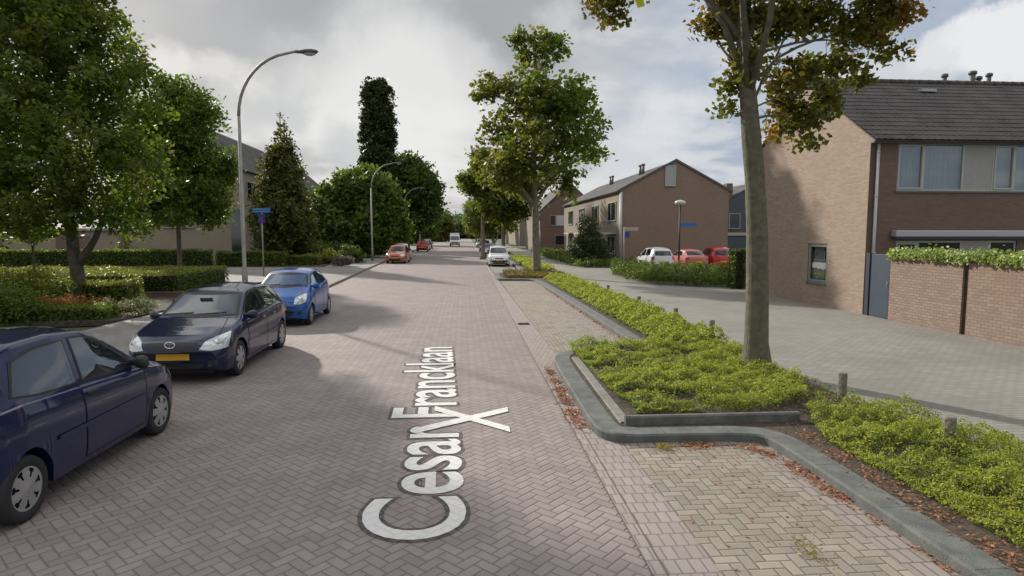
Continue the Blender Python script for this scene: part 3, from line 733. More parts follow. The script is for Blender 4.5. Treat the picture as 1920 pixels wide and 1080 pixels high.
AYG = dict(L=3.41, W=1.62, axles=(1.08, -1.26), wheel=.285, bow=.26, crown=.035,
    top=[(1.705, .52), (1.69, .62), (1.64, .71), (1.5, .80), (1.2, .90), (.95, .985), (.86, 1.02), (.28, 1.37), (.05, 1.42), (-.5, 1.46), (-1.0, 1.43), (-1.3, 1.38), (-1.42, 1.31), (-1.62, .98), (-1.69, .74), (-1.705, .52)],
    belt=[(1.705, .5), (1.55, .72), (1.2, .84), (.7, .91), (0, .96), (-1.0, 1.06), (-1.7, 1.04)],
    hw=[(1.705, .60), (1.66, .68), (1.55, .755), (1.3, .80), (1.1, .81), (-1.2, .81), (-1.5, .78), (-1.65, .70), (-1.705, .62)],
    tw=[(1.705, .54), (1.5, .66), (1.0, .72), (.86, .72), (.28, .59), (-.5, .57), (-1.4, .53), (-1.6, .62), (-1.705, .58)],
    low=[(1.705, .24), (1.6, .19), (-1.6, .22), (-1.705, .30)],
    parts=dict(ws=(.63, .51), zws=(1.055, 1.355), rw=(.50, .44), zrw=(1.0, 1.28),
        side=[([(.70, 1.0), (.2, 1.01), (-.28, 1.04)], [(.28, 1.30), (.0, 1.35), (-.28, 1.37)]), ([(-.36, 1.045), (-.8, 1.075), (-1.12, 1.14)], [(-.36, 1.372), (-.75, 1.35), (-1.0, 1.29)])],
        doors=[([(.74, .27), (-.33, .27)], [(.74, .95), (-.33, .99)]), ([(-.34, .27), (-.82, .27)], [(-.34, .99), (-.96, 1.02)])],
        handle=(-.2, .88), strip=None,
        head=([(.44, 1.6, .62), (.58, 1.5, .60), (.70, 1.35, .66)], [(.46, 1.5, .78), (.60, 1.4, .85), (.69, 1.15, .88)]),
        tail=([(.58, -1.6, .72), (.74, -1.5, .72)], [(.55, -1.6, 1.05), (.70, -1.5, 1.05)]), mirror=(.66, 1.0),
        front=[('lower_grille', [(-.36, .27), (0, .26), (.36, .27)], [(-.46, .42), (0, .46), (.46, .42)], DARK), ('grille', [(-.2, .60), (.2, .60)], [(-.22, .635), (.22, .635)], RUB),
               ('fog_lamp_recess', [(.55, .33), (.64, .34)], [(.54, .42), (.65, .43)], RUB), ('fog_lamp_recess', [(-.55, .33), (-.64, .34)], [(-.54, .42), (-.65, .43)], RUB)],
        plate=(.52, .62), bonnet=(1.5, .9, .62, 0), antenna=.05))
SED = dict(COR); SED = {k: (dict(v) if isinstance(v, dict) else v) for k, v in COR.items()}
SED['top'] = [(2.09, .50), (2.085, .58), (2.05, .665), (1.98, .72), (1.8, .79), (1.4, .87), (1.02, .93), (.93, .96), (.22, 1.34), (.0, 1.38), (-.5, 1.41), (-.95, 1.37), (-1.1, 1.33), (-1.55, 1.03), (-1.7, 1.0), (-2.02, .97), (-2.07, .80), (-2.09, .50)]
SED['parts'] = dict(COR['parts']); SED['parts']['zws'] = (1.0, 1.32); SED['parts']['zrw'] = (1.06, 1.29); SED['parts']['rw'] = (.56, .46)
SED['parts']['side'] = [([(.74, .965), (-.22, .98)], [(.22, 1.27), (-.22, 1.325)]), ([(-.30, .985), (-1.15, 1.01)], [(-.30, 1.325), (-.92, 1.25)])]
HAT = {k: (dict(v) if isinstance(v, dict) else v) for k, v in YAR.items()}
HAT['L'] = 3.8; HAT['parts'] = dict(YAR['parts']); HAT['parts']['strip'] = None
HAT['rear'] = 1
BUMP = [('bumper', [(-.66, .34), (.66, .34)], [(-.68, .48), (.68, .48)], RUB)]
def fix(spec):
    if spec['parts'].get('strip_mat', 1) is None: spec['parts'].pop('strip_mat')
    if spec['parts'].get('handle_mat', 1) is None: spec['parts'].pop('handle_mat')
for q in (COR, YAR, AYG, SED, HAT): fix(q)
NAVY = paint('navy_paint', (.003, .008, .042)); NAVY2 = paint('dark_blue_paint', (.006, .011, .055), .3); BLUE = paint('bright_blue_paint', (.006, .085, .32))
COR['parts']['strip_mat'] = NAVY; YAR['parts']['strip_mat'] = NAVY2
YAR['parts']['handle_mat'] = RUB; AYG['parts']['mirror_mat'] = BLUE; YAR['parts']['mirror_mat'] = RUB
YAR['parts']['rear'] = BUMP; YAR['steer'] = .0

c = Car('parked_car', 'dark blue three door hatchback nearest the camera, silver hubcaps, seen from its side', YAR, NAVY2, (-4.60, 6.74, 0), 0.); fit_car(c, 'y'); c.open_windows()
c = Car('parked_car', 'navy hatchback facing us with big almond headlights and oval badge, behind the nearest car', COR, NAVY, (-4.80, 12.36, 0), math.pi + R(.5)); fit_car(c, 'c'); c.open_windows()
mb = MB(); h_ = c.bvh.ray_cast(Vector((0, 4, .672)), Vector((0, -1, 0)))[0]
V = [];
for a in range(28):
    an = a * 2 * math.pi / 28
    for rr_, dy in ((.85, .014), (1., .02), (1.15, .014)): V.append((math.cos(an) * .078 * rr_, h_.y + .012 + dy, .682 + math.sin(an) * .05 * rr_))
mb.add(V, [(a * 3 + q, a * 3 + q + 1, ((a + 1) % 28) * 3 + q + 1, ((a + 1) % 28) * 3 + q) for a in range(28) for q in (0, 1)])
mb.add([(x, h_.y + .030, z) for x, z in ((-.05, .70), (.05, .70), (.05, .712), (-.05, .712))], [(0, 1, 2, 3)])
mb.add([(x, h_.y + .030, z) for x, z in ((-.008, .65), (.008, .65), (.008, .71), (-.008, .71))], [(0, 1, 2, 3)])
mb.build('emblem', CHROME, c.root)
c = Car('parked_car', 'bright blue small hatchback parked behind the navy one, facing us', AYG, BLUE, (-4.98, 18.28, 0), math.pi + R(.5)); fit_car(c, 'a'); c.open_windows()
ORG = paint('orange_paint', (.42, .10, .045)); REDP = paint('red_paint', (.42, .015, .015)); WHT = paint('white_paint', (.66, .67, .68)); SLV = paint('silver_paint', (.36, .37, .38)); GRY = paint('grey_paint', (.10, .105, .115)); DGR = paint('dark_grey_paint', (.03, .032, .04)); PINK = paint('faded_red_paint', (.50, .16, .14), .35)
def far_car(spec, colr, loc, hd, label, cat='car', name='parked_car', bump=True, group='cars parked along the street'):
    sp = dict(spec); sp['parts'] = dict(spec['parts']); sp['parts']['strip'] = None; sp['parts'].pop('handle_mat', None); sp['parts']['mirror_mat'] = RUB
    if bump:
        sp['parts']['front'] = sp['parts']['front'] + BUMP
    sp['parts']['rear'] = BUMP
    c = Car(name, label, sp, colr, loc, hd, group, cat, lod=1); fit_car(c, 'f'); return c
far_car(HAT, ORG, (-5.55, 53.4, 0), math.pi - R(3), 'orange hatchback facing us beside the second street lamp on the left', bump=False)
far_car(HAT, WHT, (-5.85, 59.2, 0), math.pi, 'white car mostly hidden right behind the orange one')
far_car(HAT, REDP, (-5.7, 88, 0), 0., 'red hatchback further down the left kerb beyond the orange car')
far_car(COR, SLV, (-5.9, 96, 0), 0., 'silver car next in line beyond the red hatchback')
far_car(HAT, GRY, (-5.9, 104, 0), 0., 'farthest small grey car in the left row')
far_car(HAT, WHT, (2.72, 48.0, 0), math.pi, 'white hatchback with black bumper facing us at the right kerb')
far_car(COR, GRY, (2.95, 66, 0), math.pi, 'grey car next behind the white hatchback on the right')
far_car(HAT, DGR, (3.05, 86, 0), math.pi, 'dark grey small car third in the right row')
far_car(COR, SLV, (3.2, 112, 0), math.pi, 'pale car farthest along the right kerb', bump=False)
far_car(HAT, WHT, (12.75, 40.2, .045), R(3), 'white hatchback seen from behind in front of the brick gable', group='cars in the parking court')
far_car(SED, PINK, (15.15, 40.6, .045), 0., 'faded pink red saloon between the white car and the red car', group='cars in the parking court')
far_car(HAT, REDP, (17.25, 41.0, .045), R(-3), 'deep red hatchback half behind the big trunk at the end of the row', group='cars in the parking court')

def van(label, loc, hd):
    r = empty('delivery_van', loc, hd); tag(r, label, 'van')
    mb = MB(); prof = [(2.6, .35), (2.62, .75), (2.45, 1.0), (1.85, 1.2), (1.2, 2.0), (.9, 2.25), (.8, 2.6), (-2.6, 2.65), (-2.65, .4)]
    V = [(x * w_, yy, z) for x, w_ in ((-1, .94), (-1, 1.0), (1, 1.0), (1, .94)) for yy, z in prof]; V = [(v[0] * (1.0 if v[2] < 1.2 else .93), v[1], v[2]) for v in V]
    k = len(prof); Fc = [(i * k + q, i * k + (q + 1) % k, (i + 1) * k + (q + 1) % k, (i + 1) * k + q) for i in range(3) for q in range(k)] + [tuple(range(k)), tuple(3 * k + q for q in range(k))[::-1]]
    mb.add(V, Fc); mb.build('body', WHT, r, bevel=.06)
    mb = MB(); mb.add([(-.82, 1.80, 1.28), (.82, 1.80, 1.28), (.76, 1.24, 1.97), (-.76, 1.24, 1.97)], [(0, 1, 2, 3)]); o = mb.build('windshield', GLASS, r); o.location = (0, .035, .03)
    mb = MB(); mb.box(-.6, .6, 2.58, 2.645, .72, .92); mb.build('grille', RUB, r)
    mb = MB(); mb.box(-.95, .95, 2.55, 2.70, .32, .58); mb.build('bumper', RUB, r, bevel=.03)
    for q in (1, -1):
        mb = MB(); mb.box(q * .66, q * .9, 2.5, 2.63, .74, .95); mb.build('headlight', LENS, r, bevel=.02)
        mb = MB(); mb.box(q * .98, q * 1.16, 1.35, 1.45, 1.3, 1.62); mb.build('side_mirror', RUB, r, bevel=.02)
        for a in (1.75, -1.6): wheel(r, q * .86, a, .34, q)
    mb = MB(); mb.box(-.26, .26, 2.70, 2.715, .38, .50); mb.build('number_plate', PLATE, r)
van('white delivery van driving towards us in the middle of the road', (-1.6, 122, 0), math.pi)

# ---------------------------------------------------------------- street lamps, signs, posts
GALV = mat('galvanised_steel', (.27, .265, .24), .6, .3, var=.2, vscale=3); LHEAD = mat('lamp_head', (.08, .08, .085), .5)
LGL = mat('lamp_glass', (.4, .4, .38), .2, coat=.5)
def street_lamp(x, y, label):
    r = empty('street_lamp', (x, y, 0)); tag(r, label, 'street lamp', 'curved street lamps along the left pavement')
    mb = MB(); mb.tube([(0, 0, 0), (0, 0, 1.2), (0, 0, 1.25), (0, 0, 6.5)], [.10, .095, .07, .055], 14)
    arc = [(0, 0, 6.5)] + [(1.95 * (1 - math.cos(a)), 0, 6.5 + 2.15 * math.sin(a)) for a in [R(k * 9) for k in range(1, 9)]] + [(2.05, 0, 8.72)]
    mb.tube(arc, [.055] + [.05] * 8 + [.04], 10); mb.build('pole', GALV, r, True)
    mb = MB(); V = []; n = 12
    secs = [(1.95, .045, .04, 0), (2.1, .06, .055, 0), (2.3, .12, .085, .0), (2.5, .14, .095, -.01), (2.66, .10, .06, -.01), (2.72, .03, .02, -.01)]
    for xx, ry, rz_, dz in secs:
        for a in range(n): V.append((xx, math.cos(a * 2 * math.pi / n) * ry, 8.68 + (xx - 1.95) * .05 + dz + math.sin(a * 2 * math.pi / n) * rz_))
    mb.add(V, [(i * n + a, i * n + (a + 1) % n, (i + 1) * n + (a + 1) % n, (i + 1) * n + a) for i in range(5) for a in range(n)] + [tuple(range(n)), tuple(5 * n + a for a in range(n))[::-1]])
    mb.build('lamp_head', LHEAD, r, True)
    mb = MB(); V = []
    for xx, ry in ((2.22, .05), (2.35, .10), (2.5, .11), (2.62, .06)):
        for a in range(7): an = math.pi + a * math.pi / 6; V.append((xx, math.cos(an) * ry, 8.65 + math.sin(an) * ry * .9))
    mb.add(V, [(i * 7 + a, i * 7 + a + 1, (i + 1) * 7 + a + 1, (i + 1) * 7 + a) for i in range(3) for a in range(6)]); mb.build('lamp_glass', LGL, r, True)
    mb = MB(); mb.box(-.03, .03, -.106, -.09, .5, .9); mb.build('hatch', GALV, r)
street_lamp(-7.62, 22.1, 'tall curved street lamp behind the blue hatchback, nearest of its row')
street_lamp(-8.05, 55.5, 'curved street lamp standing on the pavement just before the orange car')
street_lamp(-7.95, 85, 'third curved street lamp, in front of the dark far trees')
street_lamp(-8.0, 116, 'fourth and smaller looking curved lamp beyond the dark trees')
street_lamp(-8.1, 148, 'farthest curved lamp near the end of the street')

BSIGN = mat('sign_blue', (.015, .16, .50), .4); WSIGN = mat('sign_white', (.6, .6, .62), .4); DBS = mat('sign_dark_blue', (.03, .06, .30), .4); RSIGN = mat('sign_red', (.45, .02, .02), .4)
r = empty('street_sign', (at(492, 440, 36).x, 36, 0)); tag(r, 'blue street name sign above a dark blue panel on a grey post', 'street sign')
mb = MB(); mb.tube([(0, 0, 0), (0, 0, 3.85)], .038, 10); mb.build('post', GALV, r, True)
mb = MB(); mb.box(-.5, .5, -.05, -.075, 3.68, 3.93); mb.build('name_plate', BSIGN, r, bevel=.01)
mb = MB(); mb.box(-.45, .45, -.077, -.079, 3.73, 3.745); mb.box(-.45, .45, -.077, -.079, 3.865, 3.88); mb.build('name_plate_lines', WSIGN, r)
mb = MB(); mb.box(-.19, .19, -.062, -.045, 3.08, 3.60); mb.build('blue_panel', DBS, r, bevel=.01)
mb = MB(); mb.box(-.05, .05, -.066, -.063, 3.14, 3.40); mb.build('red_mark', RSIGN, r)
r = empty('street_sign', (at(1170, 470, 41).x, 41, .04)); tag(r, 'pale street name board and small blue sign on a post left of the white hatchback', 'street sign')
mb = MB(); mb.tube([(0, 0, 0), (0, 0, 2.9)], .04, 10); mb.build('post', GALV, r, True)
mb = MB(); mb.box(.05, .95, -.02, .02, 2.66, 2.88); mb.build('name_plate', mat('sign_pale', (.42, .38, .36), .5), r, bevel=.01)
mb = MB(); mb.box(.02, .36, -.03, .0, 2.2, 2.58); mb.build('blue_sign', DBS, r, bevel=.01)
r = empty('path_lamp', (at(1273, 480, 37).x, 37, .04)); tag(r, 'dark lamp post with a pale oval head in front of the brick gable', 'street lamp')
mb = MB(); mb.tube([(0, 0, 0), (0, 0, 4.2)], [.06, .05], 12); mb.build('pole', mat('dark_pole', (.035, .03, .03), .6), r, True)
mb = MB(); V = []
for z_, r_ in ((4.2, .06), (4.28, .30), (4.36, .34), (4.46, .26), (4.52, .02)):
    for a in range(20): V.append((math.cos(a * math.pi / 10) * r_, math.sin(a * math.pi / 10) * r_, z_))
mb.add(V, [(i * 20 + a, i * 20 + (a + 1) % 20, (i + 1) * 20 + (a + 1) % 20, (i + 1) * 20 + a) for i in range(4) for a in range(20)] + [tuple(80 + a for a in range(20))]); mb.build('lamp_head', mat('lamp_white', (.62, .62, .6), .35), r, True)
mb = MB(); mb.box(.06, 1.06, -.015, .015, 2.90, 3.12); mb.build('name_plate', BSIGN, r, bevel=.008)

WOOD = mat('weathered_wood', (.20, .185, .15), .9, var=.35, vscale=9, bump=.02, bscale=30)
for i, (x_, y_, hh, lb) in enumerate(((5.27, 6.12, .44, 'weathered round timber post nearest the camera in the lower right shrubs'), (5.46, 8.31, .42, 'timber post at the soil patch right of the big tree'), (5.47, 13.05, .52, 'timber post just left of the big tree trunk'), (5.60, 15.74, .46, 'small timber post in the shrubs, second beyond the big tree'), (5.62, 19.2, .42, 'small timber post third beyond the big tree'), (5.64, 23.5, .42, 'faint timber post at the far part of the shrub strip'))):
    r = MB(); tl = random.uniform(-.02, .02)
    V = []; prof = [(.0, .062), (hh - .02, .058), (hh, .050), (hh + .002, .0)]
    n = 14
    for z_, q in prof:
        for a in range(n): V.append((math.cos(a * 2 * math.pi / n) * q * (1 + .05 * math.sin(a * 3)) + tl * z_, math.sin(a * 2 * math.pi / n) * q, z_ + .08))
    r.add(V, [(k * n + a, k * n + (a + 1) % n, (k + 1) * n + (a + 1) % n, (k + 1) * n + a) for k in range(3) for a in range(n)])
    o = r.build('wooden_post', WOOD, None, False); o.location = (x_, y_, 0); tag(o, lb, 'post', 'timber posts along the shrub bed')

# ---------------------------------------------------------------- trees
G1 = leafmat('leaf_dark_green', (0.058, 0.099, 0.018), (0.116, 0.167, 0.029), .48, patch=(0.124, 0.164, 0.028))
G2 = leafmat('leaf_olive', (0.069, 0.083, 0.022), (0.135, 0.139, 0.034), .48, patch=(0.141, 0.144, 0.036))
GY = leafmat('leaf_yellow_green', (.13, .18, .03), (.20, .25, .045), .45)
GB = leafmat('leaf_autumn', (0.208, 0.111, 0.033), (0.286, 0.169, 0.039), .42, patch=(.13, .12, .03))
GD = leafmat('leaf_conifer', (0.032, 0.054, 0.019), (0.065, 0.086, 0.027), .15, patch=(0.066, 0.074, 0.022))
GL = leafmat('leaf_bright', (0.052, 0.080, 0.015), (0.091, 0.123, 0.025), .45)
def wb(base, px, py, Y, rx, ry=None, rz=None):
    p = at(px, py, Y); return (p.x - base[0], p.y - base[1], p.z - base[2], rx, ry or rx, rz or rx)
# big left tree
b0 = (-13.0, 21.8, .1)
bl = [wb(b0, *a) for a in ((120, 75, 21.5, 2.1), (40, 110, 21, 2.4), (215, 235, 21.5, 1.5), (120, 240, 20.5, 2.2), (30, 300, 22, 2.2), (200, 350, 21.5, 1.7), (110, 370, 21, 1.7, 1.7, 1.2), (-60, 200, 22, 2.5), (-60, 350, 22, 2.1), (170, 130, 22.5, 1.6), (190, 30, 21.5, .7, .7, 1.0), (265, 300, 21, .95), (30, -40, 22, 2.0), (250, 420, 21.3, .8, .8, .5), (30, 405, 22, 1.2, 1.2, .7), (235, 170, 21.5, 1.0), (165, -90, 21.5, 1.5), (130, -120, 23, 1.9), (245, 110, 24.5, .7), (60, -10, 24.5, 2.2))]  # crown bulge above the frame is added to shade the road
tree('broadleaf_tree', 'large dark green tree with a forked trunk at the far left', b0, [(0, 0, 0), (-.02, 0, 1.4), (-.1, 0, 2.5), (-.6, .1, 5), (-1.2, 0, 8.5)], [.25, .20, .17, .12, .05], bl, 2000, 28, .18, .10, [G1, G2], shell=.35, droop=.5, nl=3, flare=1.35, mi_fn=lambda P: (RNG.random(len(P)) < .3 + .3 * (np.array([noise.noise(Vector(q) * .8) for q in P]) > .1)))
mb = MB(); mb.tube(limb_path((0, 0, 1.3), (1.1, -.2, 3.0), 5, -.05), [.16, .14, .12, .10, .09, .08], 10)
fk = mb.build('trunk_fork', BARK, bpy.data.objects['broadleaf_tree'], True)
# second smaller tree to its right
b0 = (at(338, 505, 36).x, 36, .1)
bl = [wb(b0, *a) for a in ((345, 230, 36, 2.0), (305, 290, 36, 2.4), (390, 330, 36, 1.6), (340, 370, 35.5, 2.3, 2.3, 1.6), (330, 180, 36, 1.15), (385, 205, 36, .85, .85, .7), (425, 310, 36, .65, .7, 1.1), (285, 220, 36, 1.4), (400, 400, 36, 1.1, 1.1, .8), (275, 390, 36, 1.6, 1.6, 1.1), (312, 155, 36, .6, .6, .7), (270, 320, 36, 1.6), (270, 260, 36, 1.3), (255, 370, 35, 1.5))]
tree('broadleaf_tree', 'smaller green tree with a slim straight trunk in the clipped hedge', b0, [(0, 0, 0), (0, 0, 3), (.1, 0, 7)], [.13, .11, .04], bl, 1400, 26, .22, .125, [G1, GL], shell=.35, mi_fn=lambda P: (RNG.random(len(P)) < .25 + .35 * (P[:, 0] > 1.6)), droop=.5, flare=1.2, nl=5)
# bright sprays of leaf seen under the left crown
b0 = (at(60, 440, 27).x, 27, .1)
tree('young_tree', 'small yellow green tree glowing under the big left crown', b0, [(0, 0, 0), (0, 0, 1.5), (.1, 0, 2.6)], [.05, .04, .02], [wb(b0, 55, 430, 27, .8, .8, .45), wb(b0, 35, 415, 27, .6)], 130, 24, .13, .085, GY)
# pointed tree
b0 = (at(533, 470, 50).x, 50, .1)
bl = []
for k in range(44):
    z_ = 1.6 + 10.2 * (k / 43) ** .9; rad = 3.35 * max(.03, (1 - (z_ - 1.6) / 10.9)) ** 1.0 * (.8 if z_ < 3 else 1)
    for q in range(3 if rad > 1 else 1):
        an = random.uniform(0, 6.28); rr_ = rad * .55 * random.uniform(.6, 1.25); sz = max(.16, rad * .38)
        bl.append((math.cos(an) * rr_, math.sin(an) * rr_, z_, sz, sz, sz * 1.3))
tree('pointed_tree', 'conical dark olive tree tapering to a spike left of the rounded trees', b0, [(0, 0, 0), (0, 0, 6), (0, 0, 11.5)], [.14, .1, .03], bl, 1900, 20, .22, .15, [G2, GD], nl=12, mi_fn=lambda P: (RNG.random(len(P)) < .45), shell=.3)
# round bright tree
b0 = (at(668, 470, 66).x, 66, .1)
bl = [wb(b0, *a) for a in ((690, 370, 66, 3.0), (640, 380, 66, 2.8), (720, 390, 65, 2.2), (665, 345, 67, 2.0, 2, 1.5), (620, 420, 64, 2.2), (690, 430, 64, 2.6), (740, 430, 66, 1.6), (650, 440, 64, 2.0))]
tree('rounded_tree', 'broad bright green rounded tree below the tall poplar', b0, [(0, 0, 0), (0, 0, 3), (0, 0, 6)], [.25, .2, .1], bl, 1500, 26, .32, .24, [GL, G1], mi_fn=lambda P: (RNG.random(len(P)) < .6 - .16 * (P[:, 2] - 3.2)), shell=.55)
# poplar
b0 = (at(712, 440, 90).x, 90, 0.)
bl = []
for k in range(40):
    z_ = 6 + 17.2 * k / 39; rad = 2.85 - .60 * (z_ - 6) / 17 - (1.2 * max(0, (z_ - 21.6) / 2.) ** 2)
    for q in range(3):
        an = random.uniform(0, 6.28); rr_ = rad * .55; bl.append((math.cos(an) * rr_, math.sin(an) * rr_, z_, rad * .5, rad * .5, 1.2))
tree('poplar', 'tall dark columnar poplar rising behind the second lamp', b0, [(0, 0, 0), (0, 0, 10), (0, 0, 22)], [.4, .3, .05], bl, 3400, 18, .22, .22, GD, nl=0, shell=.45, asp=.6)
def far_tree(px, py, Y, blobs, label, name='broadleaf_tree', n=900, ls=.28, m_=G1, group='trees along the far left side', per=20, mi=None, spread=.4):
    b = (at(px, py, Y).x, Y, 0.); q = [wb(b, *a) for a in blobs]
    return tree(name, label, b, [(0, 0, 0), (0, 0, 3.5), (0, 0, max(a[2] for a in q))], [.28, .2, .06], q, n, per, spread, ls, m_, group=group, nl=5, mi_fn=mi)
far_tree(765, 470, 92, ((770, 350, 92, 4.2), (790, 390, 92, 3.0), (745, 390, 92, 3.5), (760, 320, 93, 2.6), (800, 360, 94, 2.2), (768, 420, 90, 2.0), (740, 430, 90, 2.0)), 'dark green tree right of the poplar behind the third lamp', n=1400, m_=[GD, G1], mi=lambda P: (RNG.random(len(P)) < .5))
far_tree(715, 470, 76, ((715, 400, 76, 2.3), (722, 430, 76, 2.0), (700, 440, 76, 2.2)), 'dark low tree between the rounded tree and the third lamp', m_=GD, n=800)
far_tree(585, 480, 62, ((600, 430, 62, 2.3), (575, 400, 62, 1.8), (590, 465, 61, 1.8), (620, 460, 62, 1.6), (560, 440, 62, 1.6)), 'dense dark tree just right of the pointed one', m_=[GD, G1], mi=lambda P: (RNG.random(len(P)) < .5), n=800)
far_tree(790, 460, 130, ((790, 408, 130, 4.2), (775, 422, 128, 4.0), (800, 425, 130, 2.6)), 'far dark green tree near the end of the left side', n=700, ls=.36)
far_tree(822, 455, 190, ((822, 425, 190, 5.0), (812, 438, 188, 4.0), (832, 440, 190, 3.5)), 'distant tree left of the white van', n=600, ls=.5, m_=G2)
# right hand street trees
b0 = (4.35, 35.9, .1)
bl = [wb(b0, *a) for a in ((1005, 100, 37, 1.35, 1.3, 1.1), (975, 75, 37, .7), (1045, 90, 37, .8), (930, 160, 37, 1.2, 1.2, .8), (905, 175, 37, .55), (1000, 190, 35, 1.8, 2.3, 1.8), (1060, 190, 34, 1.4, 2.2, 1.4), (940, 250, 37, 1.3), (1080, 250, 34, 1.6, 2.4, 1.6), (1000, 280, 33.5, 1.8, 2.4, 1.8), (950, 320, 34.5, 1.3, 1.8, 1.3), (1110, 290, 37, .9, .9, .5), (1050, 320, 37.5, 1.5, 1.5, .9), (920, 330, 37, .8, .8, .6), (985, 350, 37, 1.3, 1.3, .8), (1030, 70, 37, .6, .6, .5), (1090, 180, 37, .8), (1065, 355, 37, .8, .8, .5), (905, 290, 37, .6))]
tree('street_tree', 'full green street tree with a slim trunk at the end of the near parking bay', b0, [(0, 0, 0), (-.15, 0, 4), (-.25, 0, 8), (.1, 0, 12.5)], [.25, .19, .14, .04], bl, 1150, 12, .21, .15, [G2, G1], group='street trees on the right', bark=BARK2, shell=.3, mi_fn=lambda P: (RNG.random(len(P)) < np.clip(.45 + .12 * P[:, 0], .1, .9)), asp=.7, flare=1.35)
def rtree(px, Y, sc_, label, hb):
    b = (at(px, 450, Y).x, Y, 0.)
    q = [(random.uniform(-1, 1) * 2.2 * sc_, random.uniform(-1, 1) * 2 * sc_, hb + random.uniform(0, 6.5) * sc_, 1.5 * sc_, 1.5 * sc_, 1.2 * sc_) for _ in range(14)]
    return tree('street_tree', label, b, [(0, 0, 0), (0, 0, 4), (0, 0, 9 * sc_)], [.22, .16, .04], q, int(820), 14, .36, .21, [G2, G1], group='street trees on the right', bark=BARK2, shell=.3, nl=9, mi_fn=lambda P: (RNG.random(len(P)) < .45))
rtree(944, 62, .95, 'second green street tree on the right, trunk behind the white hatchback', 3.8)
rtree(905, 60, .72, 'narrow tree leaning over the road just left of the second right hand tree', 4.5)
rtree(925, 88, 1., 'third street tree on the right, dark mass above the parked cars', 3.2)
rtree(908, 114, 1., 'fourth street tree on the right', 3.)
rtree(899, 142, 1.05, 'fifth street tree on the right', 3.)
rtree(893, 172, 1.1, 'farthest street tree on the right before the street ends', 3.)
# far wood at the end of the street
q = [(random.uniform(-60, 70), random.uniform(0, 25), random.uniform(0, 8), 6, 5, 5.5) for _ in range(70)]
P_ = blob_points(q, 4200, 14, .8, .5); P_ = P_[P_[:, 2] > .2] + np.array([0, 300, 0])
o = quads_obj('far_woodland', leaf_np(P_, .75, .3), leafmat('leaf_far', (.06, .095, .045), (.10, .14, .07), .35)); tag(o, 'far off wood closing the end of the street', 'woodland', kind='stuff')

# near tree on the right: autumn leaves, trunk fills the frame
b0 = (5.17, 10.35, .08)
bl = [wb(b0, *a) for a in ((1375, 30, 10.6, .55, .6, .35), (1325, 50, 10.8, .28, .3, .25), (1340, -20, 10.6, .35), (1395, 110, 10.5, .36, .4, .3), (1375, 165, 10.5, .26, .3, .28), (1360, 200, 10.6, .16, .2, .2),
    (1450, 40, 10.9, .5), (1520, 30, 11, .6, .6, .35), (1610, 60, 11, .62, .6, .30), (1670, 100, 11, .36, .4, .18), (1690, 30, 11, .35, .4, .25), (1560, 120, 11, .5, .5, .25), (1600, 150, 11.1, .3, .3, .12), (1500, 130, 11, .38, .4, .3),
    (1470, 170, 10.8, .32), (1500, 215, 10.8, .48, .45, .32), (1545, 205, 10.9, .32, .3, .3), (1460, 245, 10.8, .30, .3, .24), (1520, 265, 10.8, .36, .3, .15), (1550, 170, 10.9, .3, .3, .2), (1440, 130, 11.3, .3),
    (1140, 25, 10.4, .36, .36, .26), (1130, -20, 10.4, .4), (1650, 5, 11, .5))]
off = len(bl)
bl += [(max(-1.8, random.gauss(.4, 1.8)), random.gauss(0, 2.0), random.uniform(7.6, 11.5), 1.0, 1.0, .8) for _ in range(26)]
def autumn(P):
    n_ = np.array([noise.noise(Vector(p) * .9) for p in P]); return ((n_ + RNG.normal(0, .17, len(P)) + .16 * (P[:, 2] < 4.7) * (P[:, 0] > .2) * (P[:, 0] < 1.6) + .9 * (P[:, 0] < -2.2) * (P[:, 2] < 7)) > .30).astype(int)
G3 = leafmat('leaf_maple_green', (0.076, 0.089, 0.015), (0.151, 0.155, 0.027), .42, patch=(0.099, 0.107, 0.020))
_B = np.array(bl)
r = empty('street_tree', b0); tag(r, 'big leaning street tree with browning leaves, its thick trunk standing in the near shrub bed', 'tree', 'street trees on the right')
mb = MB(); trk = [(0, 0, -.05), (0, 0, .12), (-.01, 0, .5), (-.02, 0, 1.3), (-.06, 0, 2.4), (-.14, 0, 3.4), (-.22, 0, 4.0), (-.30, 0, 4.7), (-.42, 0, 5.6), (-.55, .05, 7), (-.5, .1, 9.5)]
rad = [.36, .27, .205, .19, .176, .165, .16, .14, .11, .08, .03]
PP = []; RD = []
for i in range(len(trk) - 1):
    for q in range(4): PP.append(Vector(trk[i]).lerp(Vector(trk[i + 1]), q / 4)); RD.append(rad[i] * (1 - q / 4) + rad[i + 1] * q / 4)
mb.tube(PP, RD, 22)
for (px, py, Y), z0, r0 in (((1600, 60, 11), 4.9, .035), ((1670, 100, 11), 5.3, .028), ((1500, 230, 10.8), 4.3, .025), ((1320, 40, 10.8), 4.6, .035), ((1370, 190, 10.5), 3.9, .02), ((1520, 30, 11), 4.6, .03), ((1140, 10, 10.4), 6.2, .04), ((1560, 190, 10.9), 4.6, .018), ((1450, 20, 10.9), 5, .035)):
    e = at(px, py, Y) - Vector(b0); f = (z0 - .0); s0 = min(PP, key=lambda p: abs(p.z - f))
    lp = limb_path(s0, e, 7, .18); mb.tube(lp, [r0 * (1 - .8 * i / 7) for i in range(8)], 7)
    for q in range(6):
        st = random.choice(lp[2:]); e2 = st + Vector((random.gauss(0, .16), random.gauss(0, .16), random.gauss(0, .14)))
        mb.tube(limb_path(st, e2, 3, .1), [r0 * .3, r0 * .22, r0 * .15, r0 * .08], 5)
